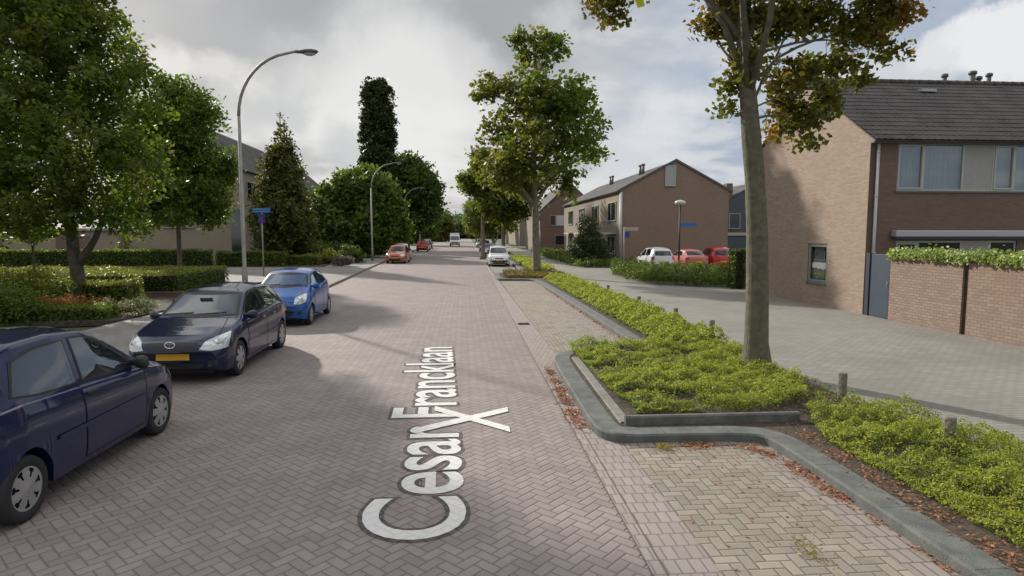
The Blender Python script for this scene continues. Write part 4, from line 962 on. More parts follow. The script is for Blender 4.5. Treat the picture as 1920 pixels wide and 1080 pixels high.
for k in range(14):
    e = Vector((random.gauss(-.2, 2.0), random.gauss(0, 2.0), random.uniform(7.5, 11))); s0 = PP[int(len(PP) * random.uniform(.7, .95))]; mb.tube(limb_path(s0, e, 5, .1), [.06, .05, .04, .03, .02, .01], 6)
BP = mat('bark_plane', (.135, .125, .088), .95, var=.30, vscale=9)
t = NT(BP.node_tree); x_, y_, z_ = t.xyz(t.n('ShaderNodeTexCoord').outputs['Object'])
rg = t.noise(t.vec(x_, y_, t.m('MULTIPLY', z_, .16)), 34., 5, .6); t.put(BP.node_tree.nodes['Principled BSDF'].inputs['Normal'], t.bump(rg, .035))
mb.build('trunk', BP, r, True)
P1 = blob_points(bl[:off], 640, 15, .10, .15); P2 = blob_points(bl[off:], 900, 14, .26, .3)
P_ = np.concatenate([P1, P2]); V_ = np.concatenate([leaf_np(P1, .058, .2, .8, .5), leaf_np(P2, .12, .2, .8, .5)])
quads_obj('crown', V_, [G3, GB], r, autumn(P_))

# ---------------------------------------------------------------- hedges and shrubs
def box_hedge(name, label, x0, x1, y0, y1, z0, z1, n, ls, lm, cat='hedge', group=None, mi_fn=None, lump=.06, skew=0., core=True):
    r = empty(name, ((x0 + x1) / 2, (y0 + y1) / 2, z0)); tag(r, label, cat, group)
    hx, hy, hz = (x1 - x0) / 2, (y1 - y0) / 2, z1 - z0
    A = np.array([2 * hx * hz, 2 * hx * hz, 2 * hy * hz, 2 * hy * hz, 4 * hx * hy]); k = RNG.choice(5, n, p=A / A.sum())
    u = RNG.uniform(-1, 1, n); v = RNG.uniform(0, 1, n); u2 = RNG.uniform(-1, 1, n)
    P = np.empty((n, 3))
    P[:, 0] = np.where(k < 2, u * hx, np.where(k == 2, -hx, np.where(k == 3, hx, u * hx)))
    P[:, 1] = np.where(k == 0, -hy, np.where(k == 1, hy, np.where(k < 4, u * hy, u2 * hy)))
    P[:, 2] = np.where(k < 4, v * hz, hz)
    s_ = np.sin(P[:, 0] * 2.3 + 1) * np.cos(P[:, 1] * 1.9) * lump + np.sin(P[:, 0] * 5.1) * lump * .5
    P[:, 2] += s_ * (P[:, 2] / hz); P += RNG.normal(size=(n, 3)) * .035 - RNG.uniform(0, .10, (n, 1)) * np.array([0, 0, 1]) * (k == 4)[:, None]
    P[:, 2] = np.maximum(P[:, 2], .03)
    mi = mi_fn(P) if mi_fn else None
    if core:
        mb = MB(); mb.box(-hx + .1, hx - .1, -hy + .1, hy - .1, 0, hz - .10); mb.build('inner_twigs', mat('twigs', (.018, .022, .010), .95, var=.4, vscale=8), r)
    quads_obj('foliage', leaf_np(P, ls, .3, .6), lm, r, mi)
    r.rotation_euler.z = skew
    return r
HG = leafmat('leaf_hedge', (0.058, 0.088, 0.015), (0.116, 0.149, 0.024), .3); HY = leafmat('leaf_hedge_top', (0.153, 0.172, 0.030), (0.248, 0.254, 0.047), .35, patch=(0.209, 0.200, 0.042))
def top_mix(z_, p=.75): return lambda P: ((P[:, 2] > z_ - RNG.uniform(0, .16, len(P))) & (RNG.random(len(P)) < p)).astype(int)  # hedge tops get yellower leaves to colour in the sunlight on them
box_hedge('clipped_hedge', 'wide flat topped clipped hedge with sunlight coloured into its top, behind the slim tree', -24, -10.9, 24.4, 29.4, .1, .98, 42000, .042, [HG, HY], mi_fn=top_mix(.82, .7))
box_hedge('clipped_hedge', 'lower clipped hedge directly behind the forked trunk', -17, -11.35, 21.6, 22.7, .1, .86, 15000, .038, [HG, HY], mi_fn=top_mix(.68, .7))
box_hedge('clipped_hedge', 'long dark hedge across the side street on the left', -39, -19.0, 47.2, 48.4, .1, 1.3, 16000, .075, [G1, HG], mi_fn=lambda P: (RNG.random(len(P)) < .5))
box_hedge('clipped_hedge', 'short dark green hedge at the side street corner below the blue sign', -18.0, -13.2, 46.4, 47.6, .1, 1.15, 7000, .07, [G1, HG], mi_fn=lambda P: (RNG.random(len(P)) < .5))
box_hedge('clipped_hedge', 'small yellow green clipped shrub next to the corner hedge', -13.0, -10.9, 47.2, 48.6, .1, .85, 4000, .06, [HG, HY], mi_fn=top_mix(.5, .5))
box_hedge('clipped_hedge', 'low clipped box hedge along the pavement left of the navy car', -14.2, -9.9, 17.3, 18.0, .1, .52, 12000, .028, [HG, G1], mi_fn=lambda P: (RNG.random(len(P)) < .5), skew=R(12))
def shrub(name, label, px, py, Y, blobs, n, ls, lm, mi_fn=None, cat='shrub', group=None, per=14, spread=.1):
    b = (at(px, py, Y).x, Y, .08); q = [(*a[:3], *a[3:]) for a in blobs]
    r = empty(name, b); tag(r, label, cat, group)
    P = blob_points(q, n, per, spread, .4); P = P[P[:, 2] > .02]
    mb = MB()
    for k in range(7):
        c_ = random.choice(q); mb.tube(limb_path((0, 0, 0), c_[:3], 3, .1), [.02, .016, .012, .006], 5)
    mb.build('stems', BARK, r); quads_obj('foliage', leaf_np(P, ls, .3, .6), lm, r, mi_fn(P) if mi_fn else None); return r
shrub('leafy_shrub', 'loose yellow green bush at the left edge behind the nearest car', 55, 560, 20.3, ((-.6, 0, .7, .9, .7, .65), (.4, 0, .75, .9, .7, .6), (-1.6, 0, .6, .8, .7, .6)), 700, .045, [HG, HY], mi_fn=lambda P: ((P[:, 2] > .8) & (RNG.random(len(P)) < .65)).astype(int), spread=.08)
shrub('leafy_shrub', 'dark bluish bush low at the left edge of the bed', 10, 600, 17.3, ((0, 0, .55, .8, .6, .55), (-.9, 0, .6, .8, .6, .6)), 500, .04, G1, spread=.08)
OR = leafmat('flower_orange', (.30, .09, .03), (.42, .16, .05), .3)
shrub('flowering_plants', 'orange brown flowering plants in front of the forked trunk', 130, 590, 18.9, ((0, 0, .3, .7, .5, .32), (.7, .3, .25, .5, .4, .25), (-.8, 0, .28, .6, .5, .3)), 420, .035, [G2, OR], mi_fn=lambda P: ((P[:, 2] > .32) & (RNG.random(len(P)) < .6)).astype(int), cat='plant', spread=.07)
GW = leafmat('leaf_grey_white', (.16, .19, .13), (.34, .36, .27), .3)
shrub('grey_leaved_plant', 'grey green leaved low plant in the bed beside the box hedge', 205, 590, 18.6, ((0, 0, .22, .6, .4, .25), (.8, .1, .3, .5, .35, .25)), 260, .03, [G2, GW], mi_fn=lambda P: ((P[:, 2] > .3) & (RNG.random(len(P)) < .6)).astype(int), cat='plant', spread=.06)
for px, Y, s_, lb, lm_ in ((655, 52, 1., 'light green mounded bush along the left pavement', GL), (640, 56, 1.15, 'dark bush behind the light green mounded one', GD), (615, 50, .8, 'low yellow green bush at the pavement edge', HY), (700, 66, 1.2, 'bush right behind the second lamp pole', G2), (600, 56, 1.3, 'dark green shrub beyond the corner hedge', G1), (728, 80, 1.2, 'leafy bush behind the orange car', G2)):
    shrub('garden_shrub', lb, px, 480, Y, ((0, 0, .7 * s_, 1.0 * s_, .9, .75 * s_), (.6 * s_, .2, .45 * s_, .7 * s_, .7, .5 * s_), (-1 * s_, 0, .5 * s_, .8 * s_, .7, .5 * s_)), 330, .075, lm_, group='garden shrubs along the left pavement', spread=.13)
PU = leafmat('leaf_purple', (.10, .075, .10), (.16, .12, .15), .25)
shrub('heather', 'dusky purple heather clump among the garden shrubs', 640, 500, 47, ((0, 0, .3, .7, .5, .4), (.5, 0, .45, .5, .4, .35)), 220, .05, PU, cat='plant')

def cover(name, label, poly, hfn, n, ls, lm, mi_fn=None, z0=.1, kind='stuff', cat='ground cover', group=None, stems=0, cut=-.12, droop=0., clump=7.):
    """creeping shrubs as a mass of small leaves between the soil and a lumpy canopy"""
    pl_ = np.array(poly, float); lo = pl_.min(0); hi = pl_.max(0); out = []
    while sum(len(a) for a in out) < n:
        Q = RNG.uniform(lo, hi, (n, 2)); ins = np.zeros(len(Q), bool); j = len(pl_) - 1
        for i in range(len(pl_)):
            xi, yi = pl_[i]; xj, yj = pl_[j]
            cnd = ((yi > Q[:, 1]) != (yj > Q[:, 1])) & (Q[:, 0] < (xj - xi) * (Q[:, 1] - yi) / (yj - yi + 1e-12) + xi)
            ins ^= cnd; j = i
        Q = Q[ins]
        nn_ = np.array([noise.noise(Vector((a * 1.1, b * 1.1, 3.))) for a, b in Q]); Q = Q[nn_ > cut - .0 + RNG.normal(0, .05, len(Q))]
        out.append(Q)
    Q = np.concatenate(out)[:n]
    h = np.array([hfn(a, b) * (.62 + .55 * noise.noise(Vector((a * 2.6, b * 2.6, 0))) + .45 * noise.noise(Vector((a * clump, b * clump, 5)))) for a, b in Q]); h = np.maximum(h, .03)
    z = h * (1 - .75 * RNG.uniform(0, 1, len(Q)) ** 2.2)
    P = np.stack([Q[:, 0], Q[:, 1], z], 1)
    mi = mi_fn(P, h) if mi_fn else None
    o = quads_obj(name, leaf_np(P, ls * 1.15, .45, .40, droop), lm, None, mi); o.location.z = z0
    if kind == 'stuff': tag(o, label, cat, group, 'stuff')
    else: tag(o, label, cat, group)
    return o
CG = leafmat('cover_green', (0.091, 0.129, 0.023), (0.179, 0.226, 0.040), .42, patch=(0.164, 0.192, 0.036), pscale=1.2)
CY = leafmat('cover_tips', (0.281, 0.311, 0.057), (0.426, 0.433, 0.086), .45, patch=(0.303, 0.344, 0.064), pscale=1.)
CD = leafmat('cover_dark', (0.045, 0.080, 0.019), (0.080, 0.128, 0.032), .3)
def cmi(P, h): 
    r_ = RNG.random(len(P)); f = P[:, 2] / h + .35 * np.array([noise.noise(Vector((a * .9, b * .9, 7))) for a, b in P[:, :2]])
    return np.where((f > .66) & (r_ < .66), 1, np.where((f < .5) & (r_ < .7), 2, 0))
edge = lambda a, b, x0, x1: min(1., .35 + (a - x0) * 1.6, .35 + (x1 - a) * 1.6)
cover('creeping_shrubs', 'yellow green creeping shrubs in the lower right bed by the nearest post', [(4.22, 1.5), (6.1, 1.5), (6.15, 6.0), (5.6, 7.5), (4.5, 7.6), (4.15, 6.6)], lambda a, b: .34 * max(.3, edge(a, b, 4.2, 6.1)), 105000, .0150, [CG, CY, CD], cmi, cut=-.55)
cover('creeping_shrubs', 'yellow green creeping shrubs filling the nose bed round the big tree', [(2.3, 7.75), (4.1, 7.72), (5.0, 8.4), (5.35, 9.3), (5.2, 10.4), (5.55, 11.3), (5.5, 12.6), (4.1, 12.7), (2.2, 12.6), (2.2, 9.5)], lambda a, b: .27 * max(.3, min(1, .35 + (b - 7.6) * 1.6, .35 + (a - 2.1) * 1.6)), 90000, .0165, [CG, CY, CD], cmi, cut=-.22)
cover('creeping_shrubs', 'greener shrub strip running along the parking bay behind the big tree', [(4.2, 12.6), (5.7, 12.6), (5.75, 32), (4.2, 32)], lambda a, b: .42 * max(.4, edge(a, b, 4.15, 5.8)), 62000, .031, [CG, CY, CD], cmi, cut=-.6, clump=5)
cover('sparse_shrubs', 'thin brownish low growth on the soil right of the big tree', [(4.6, 7.6), (5.55, 7.6), (5.6, 12), (5.2, 12)], lambda a, b: .16, 2600, .024, [leafmat('cover_brown', (.13, .10, .04), (.17, .13, .05), .3), CG, CD], lambda P, h: (RNG.random(len(P)) < .4), cut=-.5)
cover('low_brown_plants', 'reddish low plants around the second street tree', [(2.2, 32.9), (5.6, 32.9), (5.6, 37.2), (2.4, 37.2)], lambda a, b: .28, 9000, .05, [leafmat('cover_rust', (.12, .075, .03), (.19, .12, .04), .3), CG, CD], lambda P, h: np.where(RNG.random(len(P)) < .25, 1, 0), cut=-.6)
cover('creeping_shrubs', 'green shrub strip right of the white parked hatchback', [(4.3, 38.5), (5.9, 38.5), (5.95, 60), (4.5, 60)], lambda a, b: .4, 12000, .06, [CG, CY, CD], cmi, cut=-.8)
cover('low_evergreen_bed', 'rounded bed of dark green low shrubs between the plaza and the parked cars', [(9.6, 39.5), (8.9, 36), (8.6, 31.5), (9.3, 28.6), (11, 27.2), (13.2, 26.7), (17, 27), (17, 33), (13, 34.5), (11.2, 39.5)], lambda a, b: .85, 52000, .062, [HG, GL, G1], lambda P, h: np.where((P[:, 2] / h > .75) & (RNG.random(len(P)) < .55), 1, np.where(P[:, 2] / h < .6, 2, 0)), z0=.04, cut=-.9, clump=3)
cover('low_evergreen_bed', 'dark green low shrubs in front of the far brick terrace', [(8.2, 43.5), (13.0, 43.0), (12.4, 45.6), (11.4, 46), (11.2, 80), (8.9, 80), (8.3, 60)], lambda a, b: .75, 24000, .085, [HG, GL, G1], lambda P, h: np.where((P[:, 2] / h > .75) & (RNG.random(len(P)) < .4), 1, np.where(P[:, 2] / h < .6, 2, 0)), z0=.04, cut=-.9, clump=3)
shrub('dark_evergreen', 'large dark green evergreen mass at the foot of the terrace corner', 1118, 500, 46, ((0, 0, .9, 1.3, .9, 1.1), (-.6, 0, 1.9, 1.1, .7, .9), (-1.2, 0, 1.1, 1.0, .8, 1.1), (-.7, 0, 3.0, .8, .7, .8)), 900, .07, GD)
box_hedge('ivy_column', 'narrow dark green clipped shrub against the back corner of the brick house', 12.0, 12.5, 26.3, 26.9, .04, 1.75, 3000, .05, [GD, G1], cat='shrub', mi_fn=lambda P: (RNG.random(len(P)) < .4))
shrub('geraniums', 'light green and red flowering plants at the right end of the evergreen bed', 1362, 530, 29, ((0, 0, .62, .6, .4, .38), (.6, 0, .5, .5, .4, .35)), 200, .04, [GL, mat('petal_red', (.35, .05, .03), .6)], mi_fn=lambda P: (RNG.random(len(P)) < .2), cat='plant')
# fallen leaves
FL = leafmat('fallen_leaf', (.20, .07, .035), (.40, .19, .10), .15, patch=(.32, .13, .06), pscale=6.)
def litter(label, pts, n, wd, z0, ls=.026, pile=.02):
    pts = np.array(pts, float); seg = np.linalg.norm(np.diff(pts, axis=0), axis=1); cum = np.concatenate([[0], np.cumsum(seg)]); t_ = RNG.uniform(0, cum[-1], n)
    cl_ = np.array([noise.noise(Vector((a * 3.1, 0, 9.))) for a in t_]); t_ = t_[cl_ + RNG.normal(0, .15, n) > -.12]
    P = np.stack([np.interp(t_, cum, pts[:, 0]), np.interp(t_, cum, pts[:, 1]), RNG.uniform(0, pile, len(t_))], 1)
    P[:, :2] += RNG.normal(0, wd, (len(t_), 2)); V = leaf_np(P, ls, 2.2, .65)
    o = quads_obj('fallen_leaves', V, FL); o.location.z = z0 + .012; tag(o, label, 'fallen leaves', kind='stuff')
litter('rust coloured leaves piled in the gutter along the nose kerb', [(1.57, 11.3), (1.52, 9.6), (1.50, 8.6), (1.52, 7.5)], 1200, .055, .0, .024)
litter('rust leaves lying in the corner of the near parking bay', [(2.3, 6.86), (3.0, 6.84), (3.35, 6.7), (3.52, 6.2), (3.56, 5.2)], 1300, .06, .0, .019)
litter('thin line of brown leaves at the foot of the near bay kerb', [(3.57, 5.4), (3.57, 3.2)], 260, .03, .0, .018)
litter('red brown leaves on the soil behind the near kerb', [(4.1, 7.25), (4.05, 6.2), (4.0, 4.8), (4.0, 2.5)], 1300, .09, .10, .017)
litter('brown leaves behind the post at the plaza edge', [(5.45, 7.9), (5.7, 7.4), (5.75, 6.9)], 700, .08, .10, .024)
litter('leaves along the far bay kerb', [(3.72, 28), (3.72, 20), (3.70, 13)], 700, .04, .0, .03)
litter('scattered single leaves over the near bay', [(2.0, 6.6), (3.2, 5.8), (2.2, 5.0), (3.0, 3.6)], 90, .35, .0, .02, .004)
litter('leaves at the left kerb foot', [(-6.15, 24), (-6.4, 31), (-7.6, 55)], 1600, .06, .0, .035)
sp = quads_obj('weeds', leaf_np(np.concatenate([RNG.normal((2.32, 6.78, .03), (.06, .05, .02), (160, 3)), RNG.normal((2.72, 4.4, .02), (.05, .12, .01), (120, 3))]), .02, .2, .3), [leafmat('weed', (.22, .16, .04), (.28, .22, .06), .3)]); tag(sp, 'small tufts of weeds growing between the bay bricks', 'weeds', kind='stuff')

# ---------------------------------------------------------------- houses
BR_T = bond('brick_tan', .22, .0625, [(.30, .225, .175), (.40, .31, .24)], (.30, .26, .21), wall=True, ms=.008, dirt=(.28, .20, .15), dirta=.35, bdist=.006)
BR_R = bond('brick_brown', .22, .0625, [(.185, .120, .095), (.235, .155, .122)], (.20, .155, .125), wall=True, ms=.008, dirt=(.16, .10, .08), bdist=.005)
BR_G = bond('brick_gable', .22, .0625, [(.27, .19, .14), (.33, .235, .175)], (.28, .22, .175), wall=True, ms=.008, dirt=(.24, .16, .12), bdist=.005)
BR_W = bond('brick_garden_wall', .21, .075, [(.25, .18, .14), (.33, .245, .195)], (.215, .175, .14), wall=True, ms=.009, dirt=(.26, .17, .13), bdist=.009)
BR_B = bond('brick_beige', .22, .0625, [(.225, .185, .145), (.275, .23, .18)], (.28, .25, .21), wall=True, ms=.008, dirt=(.22, .19, .15), bdist=.004)
TILE = mat('roof_tile', (.072, .064, .060), .82, var=.35, vscale=1.6, bump=.004, bscale=70); TILE2 = mat('roof_tile_far', (.085, .08, .078), .85, var=.3, vscale=1.)
BR_L = bond('brick_warm_beige', .22, .0625, [(.33, .27, .195), (.39, .325, .24)], (.28, .25, .21), wall=True, ms=.008, dirt=(.24, .20, .15), bdist=.004)
FRM = mat('window_frame_pale', (.42, .43, .40), .5, var=.08); FRMG = mat('window_frame_green', (.22, .26, .235), .5); WPNL = mat('window_panel', (.33, .325, .315), .55, var=.06)
GUTM = mat('gutter_grey', (.10, .10, .10), .5); PIPE = mat('downpipe', (.50, .52, .54), .45, var=.08); STEELB = mat('awning_box', (.42, .43, .45), .4, .2)
NET = mat('net_curtain', (.30, .32, .33), .9); ROOMD = mat('room_dark', (.03, .03, .028), .95)
WGL = bpy.data.materials.new('window_glass'); WGL.use_nodes = True; t = NT(WGL.node_tree); t.t.nodes.remove(t.t.nodes['Principled BSDF'])
lw = t.n('ShaderNodeFresnel'); t.put(lw.inputs[0], t.m('MULTIPLY_ADD', t.n('ShaderNodeNewGeometry').outputs['Backfacing'], -.9048, 1.55)); gl = t.n('ShaderNodeBsdfGlossy'); gl.inputs['Roughness'].default_value = .01; gl.inputs[0].default_value = (.9, .95, 1, 1)
tp = t.n('ShaderNodeBsdfTransparent'); tp.inputs[0].default_value = (.78, .82, .8, 1); mx = t.n('ShaderNodeMixShader'); t.put(mx.inputs[0], t.m('ADD', t.m('MULTIPLY', lw.outputs[0], 1.6), .08)); t.L.new(tp.outputs[0], mx.inputs[1]); t.L.new(gl.outputs[0], mx.inputs[2]); t.L.new(mx.outputs[0], t.t.nodes['Material Output'].inputs[0])
class Wall:
    """vertical wall plane: origin, direction u along it, outward normal n"""
    def __init__(s, O, u, n): s.O = Vector(O); s.u = Vector(u); s.n = Vector(n)
    def p(s, a, z, d=0.): return s.O + s.u * a + s.n * d + Vector((0, 0, z))
    def face(s, mb, W_, z0, z1, holes=(), depth=.11, tri=None):
        us = sorted({0., W_, *[h[0] for h in holes], *[h[1] for h in holes]}); zs = sorted({z0, z1, *[h[2] for h in holes], *[h[3] for h in holes]})
        for a, b in zip(us, us[1:]):
            for c_, d_ in zip(zs, zs[1:]):
                if any(h[0] - 1e-6 <= a and b <= h[1] + 1e-6 and h[2] - 1e-6 <= c_ and d_ <= h[3] + 1e-6 for h in holes): continue
                mb.add([s.p(a, c_), s.p(b, c_), s.p(b, d_), s.p(a, d_)], [(0, 1, 2, 3)])
        for a, b, c_, d_ in holes:
            q = [(a, c_), (b, c_), (b, d_), (a, d_)]
            for i in range(4):
                x_, y_ = q[i], q[(i + 1) % 4]; mb.add([s.p(*x_), s.p(*y_), s.p(*y_, -depth), s.p(*x_, -depth)], [(0, 1, 2, 3)])
        if tri: mb.add([s.p(*q) for q in tri], [tuple(range(len(tri)))])
    def bx(s, mb, a0, a1, z0, z1, d0, d1):
        V = [s.p(a, z, d) for z in (z0, z1) for a, d in ((a0, d0), (a1, d0), (a1, d1), (a0, d1))]
        mb.add(V, [(3, 2, 1, 0), (4, 5, 6, 7), (0, 1, 5, 4), (1, 2, 6, 5), (2, 3, 7, 6), (3, 0, 4, 7)])
    def window(s, root, a0, a1, z0, z1, divs=(), cas=(), frame=FRM, pane=GLASS, curtain=False, depth=.06, panel=(), sill=True, wd=.055, hdiv=()):
        """frame with mullions at divs; panel = index of lights that are boarded"""
        mb = MB(); e = .002
        s.bx(mb, a0 + e, a1 - e, z0 + e, z0 + wd, -depth - .05, -depth); s.bx(mb, a0 + e, a1 - e, z1 - wd, z1 - e, -depth - .05, -depth)
        xs = [a0, *divs, a1]
        s.bx(mb, a0 + e, a0 + wd, z0 + wd, z1 - wd, -depth - .05, -depth); s.bx(mb, a1 - wd, a1 - e, z0 + wd, z1 - wd, -depth - .05, -depth)
        for d in divs: s.bx(mb, d - wd / 2, d + wd / 2, z0 + wd, z1 - wd, -depth - .05, -depth)
        for hz in hdiv: s.bx(mb, a0 + wd, a1 - wd, hz - .025, hz + .025, -depth - .05, -depth - .004)
        for k in cas:
            l, r_ = xs[k] + wd * .55, xs[k + 1] - wd * .55; b_, t_ = z0 + wd + .004, z1 - wd - .004; q = .05
            s.bx(mb, l, r_, b_, b_ + q, -depth - .03, -depth + .022); s.bx(mb, l, r_, t_ - q, t_, -depth - .03, -depth + .022)
            s.bx(mb, l, l + q, b_ + q, t_ - q, -depth - .03, -depth + .022); s.bx(mb, r_ - q, r_, b_ + q, t_ - q, -depth - .03, -depth + .022)
        wo = mb.build('window', frame, root, bevel=.004 if curtain else 0.)
        for k in range(len(xs) - 1):
            l, r_ = xs[k] + .02, xs[k + 1] - .02
            if k in panel:
                mb = MB(); s.bx(mb, l, r_, z0 + .03, z1 - .03, -depth - .04, -depth - .012); mb.build('panel', WPNL, wo); continue
            mb = MB(); mb.add([s.p(l, z0 + .03, -depth - .03), s.p(r_, z0 + .03, -depth - .03), s.p(r_, z1 - .03, -depth - .03), s.p(l, z1 - .03, -depth - .03)], [(0, 1, 2, 3)]); mb.build('pane', WGL if curtain else pane, wo)
        if curtain:
            mb = MB(); n_ = int((a1 - a0) / .03); V = []
            for i in range(n_ + 1):
                a = a0 + (a1 - a0) * i / n_; d = -depth - .16 - .025 * math.sin(a * 42 + math.sin(a * 9)); V += [s.p(a, z0, d), s.p(a, z1, d)]
            keep = [i for i in range(n_) if curtain == True or curtain(i / n_)]
            mb.add(V, [(2 * i, 2 * i + 2, 2 * i + 3, 2 * i + 1) for i in keep]); mb.build('curtain', NET, wo, True)
            mb = MB(); mb.add([s.p(a0 - .3, z0 - .3, -.9), s.p(a1 + .3, z0 - .3, -.9), s.p(a1 + .3, z1 + .3, -.9), s.p(a0 - .3, z1 + .3, -.9)], [(0, 1, 2, 3)]); mb.build('room', ROOMD, wo)
        if sill:
            mb = MB(); s.bx(mb, a0 - .04, a1 + .04, z0 - .05, z0 - .003, -depth, .04); mb.build('sill', GUTM, wo)
        return wo
def roof_slope(mb, A, B, up, length, tw=.30, course=.34, amp=.022, step=.028, sub=6, th=.05):
    """tiled slope from eave line A-B going up along vector up; real courses and pantile waves"""
    A = Vector(A); B = Vector(B); up = Vector(up).normalized(); al = (B - A); Wd = al.length; al.normalize(); n = al.cross(up)
    if n.z < 0: n = -n
    nx = max(2, int(Wd / tw * sub)); nc = max(1, round(length / course)); V = []
    rows = []
    for c_ in range(nc):
        s0, s1 = c_ * length / nc, (c_ + 1) * length / nc
        rows += [(s0, step), (s1 - .002, .004)]
    for sd_, h in rows:
        for i in range(nx + 1):
            a = Wd * i / nx; V.append(A + al * a + up * sd_ + n * (th + h + amp * (.5 + .5 * math.sin(a / tw * 2 * math.pi))))
    K = nx + 1; mb.add(V, [(j * K + i, j * K + i + 1, (j + 1) * K + i + 1, (j + 1) * K + i) for j in range(len(rows) - 1) for i in range(nx)])
    q = [A, B, B + up * length, A + up * length]; mb.add(q + [v + n * (th - .005) for v in q], [(0, 3, 2, 1), (4, 5, 6, 7), (0, 1, 5, 4), (1, 2, 6, 5), (2, 3, 7, 6), (3, 0, 4, 7)])

# --- house at the right
X0, X1, Y0, Y1, EZ, RZ = 12.15, 32.0, 17.69, 25.3, 5.36, 7.82; YM = (Y0 + Y1) / 2
hs = empty('brick_house', (X0, Y0, 0)); tag(hs, 'near brick house on the right with sunlit tan gable, brown front and tiled roof', 'house')
def rel(root, *objs):
    for o in objs: o.parent = root; o.matrix_parent_inverse = Matrix.Translation(-Vector(root.location))
def kids_rel(root):
    for o in list(bpy.data.objects):
        if o.parent == root: o.matrix_parent_inverse = Matrix.Translation(-Vector(root.location))
gw = Wall((X0, Y1, 0), (0, -1, 0), (-1, 0, 0)); fw = Wall((X0, Y0, 0), (1, 0, 0), (0, -1, 0))
gwin = (Y1 - 20.80, Y1 - 19.66, .80, 2.16); D_ = Y1 - Y0
mb = MB(); gw.face(mb, D_, -.1, EZ, [gwin], tri=[(0, EZ), (D_, EZ), (D_ / 2, RZ)])
mb.add([(X1, Y0, -.1), (X1, Y1, -.1), (X1, Y1, EZ), (X1, YM, RZ), (X1, Y0, EZ)], [(0, 1, 2, 3, 4)]); mb.add([(X0, Y1, -.1), (X1, Y1, -.1), (X1, Y1, EZ), (X0, Y1, EZ)], [(0, 1, 2, 3)])
mb.build('gable_wall', BR_T, hs)
up_w = (.87, 5.25, 3.78, 5.22); lo_w = (.95, 4.9, .9, 2.28); up2 = (6.3, 9.4, 3.78, 5.22)
mb = MB(); fw.face(mb, X1 - X0, -.1, EZ, [up_w, lo_w, up2]); mb.build('front_wall', BR_R, hs)
gw.window(hs, *gwin, divs=(), cas=(0,), frame=FRMG, curtain=lambda f: f < .62, depth=.05)
fw.window(hs, *up_w, divs=(.87 + .86, .87 + 2.12, .87 + 3.10, .87 + 3.80), cas=(0, 3), panel=(2,), frame=FRM, curtain=True, depth=.02)
fw.window(hs, *up2, divs=(7.1, 8.4), cas=(0,), frame=FRM, curtain=True, depth=.02)
fw.window(hs, *lo_w, divs=(.95 + .75, .95 + 2.15, .95 + 3.1), cas=(0,), panel=(2,), frame=FRM, depth=.04)
mb = MB(); sl = math.hypot(YM - Y0 + .28, RZ - EZ + .18); sv = Vector((0, YM - Y0, RZ - EZ)).normalized()
e0 = Vector((0, Y0 - .28, EZ - .28 * (RZ - EZ) / (YM - Y0) + .03)); roof_slope(mb, (X0 - .06, e0.y, e0.z), (X1, e0.y, e0.z), sv, (Vector((0, YM, RZ + .03)) - e0).length, tw=.22, course=.32, amp=.020, step=.022)
sv2 = Vector((0, -(Y1 - YM), RZ - EZ)).normalized(); e1 = Vector((0, Y1 + .28, e0.z)); roof_slope(mb, (X0 - .06, e1.y, e1.z), (X1, e1.y, e1.z), sv2, (Vector((0, YM, RZ + .03)) - e1).length, tw=.22, course=.32)
rf = mb.build('roof', TILE, hs)
mb = MB(); k_ = 0; x_ = X0 - .06
while x_ < X1:
    mb.tube([(x_, YM, RZ + .10), (x_ + .36, YM, RZ + .105)], [.12, .105], 10); x_ += .36
mb.build('ridge_tiles', TILE, rf, True)
mb = MB(); fw.bx(mb, -.03, X1 - X0, EZ - .19, EZ - .04, .0, .20); mb.build('fascia_gutter', GUTM, hs, bevel=.02)
mb = MB(); fw.bx(mb, -.01, .14, 0, EZ - .20, .003, .012); mb.build('corner_strip', mat('brick_dark_pier', (.13, .085, .065), .9, var=.2), hs)  # narrow pier of darker brick left of the downpipe
mb = MB(); mb.tube([(X0 + .20, Y0 - .07, EZ - .2), (X0 + .20, Y0 - .07, .05)], .045, 12)
for z_ in (1.9, 3.6, 4.9): mb.tube([(X0 + .20, Y0 - .07, z_), (X0 + .20, Y0 - .07, z_ + .05)], .055, 12)
mb.build('downpipe', PIPE, hs, True)
mb = MB(); fw.bx(mb, .76, 6.9, 2.40, 2.60, .01, .26); mb.build('awning_box', STEELB, hs, bevel=.03)
mb = MB(); fw.bx(mb, .80, 6.86, 2.345, 2.40, .02, .22); mb.build('awning_valance', mat('awning_cloth', (.07, .07, .09), .8), hs)
for px, hh, r_ in ((1770, .34, .07), (1822, .42, .09), (1834, .30, .07), (1853, .38, .07)):
    p = at(px, 165, YM + .25); mb = MB(); hh *= 1.5; r_ *= 1.1; mb.tube([(p.x, p.y, RZ - .3), (p.x, p.y, RZ + hh)], r_, 12); mb.tube([(p.x, p.y, RZ + hh - .12), (p.x, p.y, RZ + hh - .02)], r_ + .04, 12); mb.build('vent_pipe', GUTM, rf, True)
p = at(1738, 168, YM - .8)
mb = MB(); q_ = Vector((p.x, YM - .75, RZ - .75 * (RZ - EZ) / (YM - Y0) + .13)); mb.box(q_.x - .28, q_.x + .28, q_.y - .16, q_.y + .16, q_.z - .05, q_.z + .05); sk = mb.build('skylight', mat('skylight_glass', (.35, .38, .4), .1, coat=1.), rf)
kids_rel(hs)

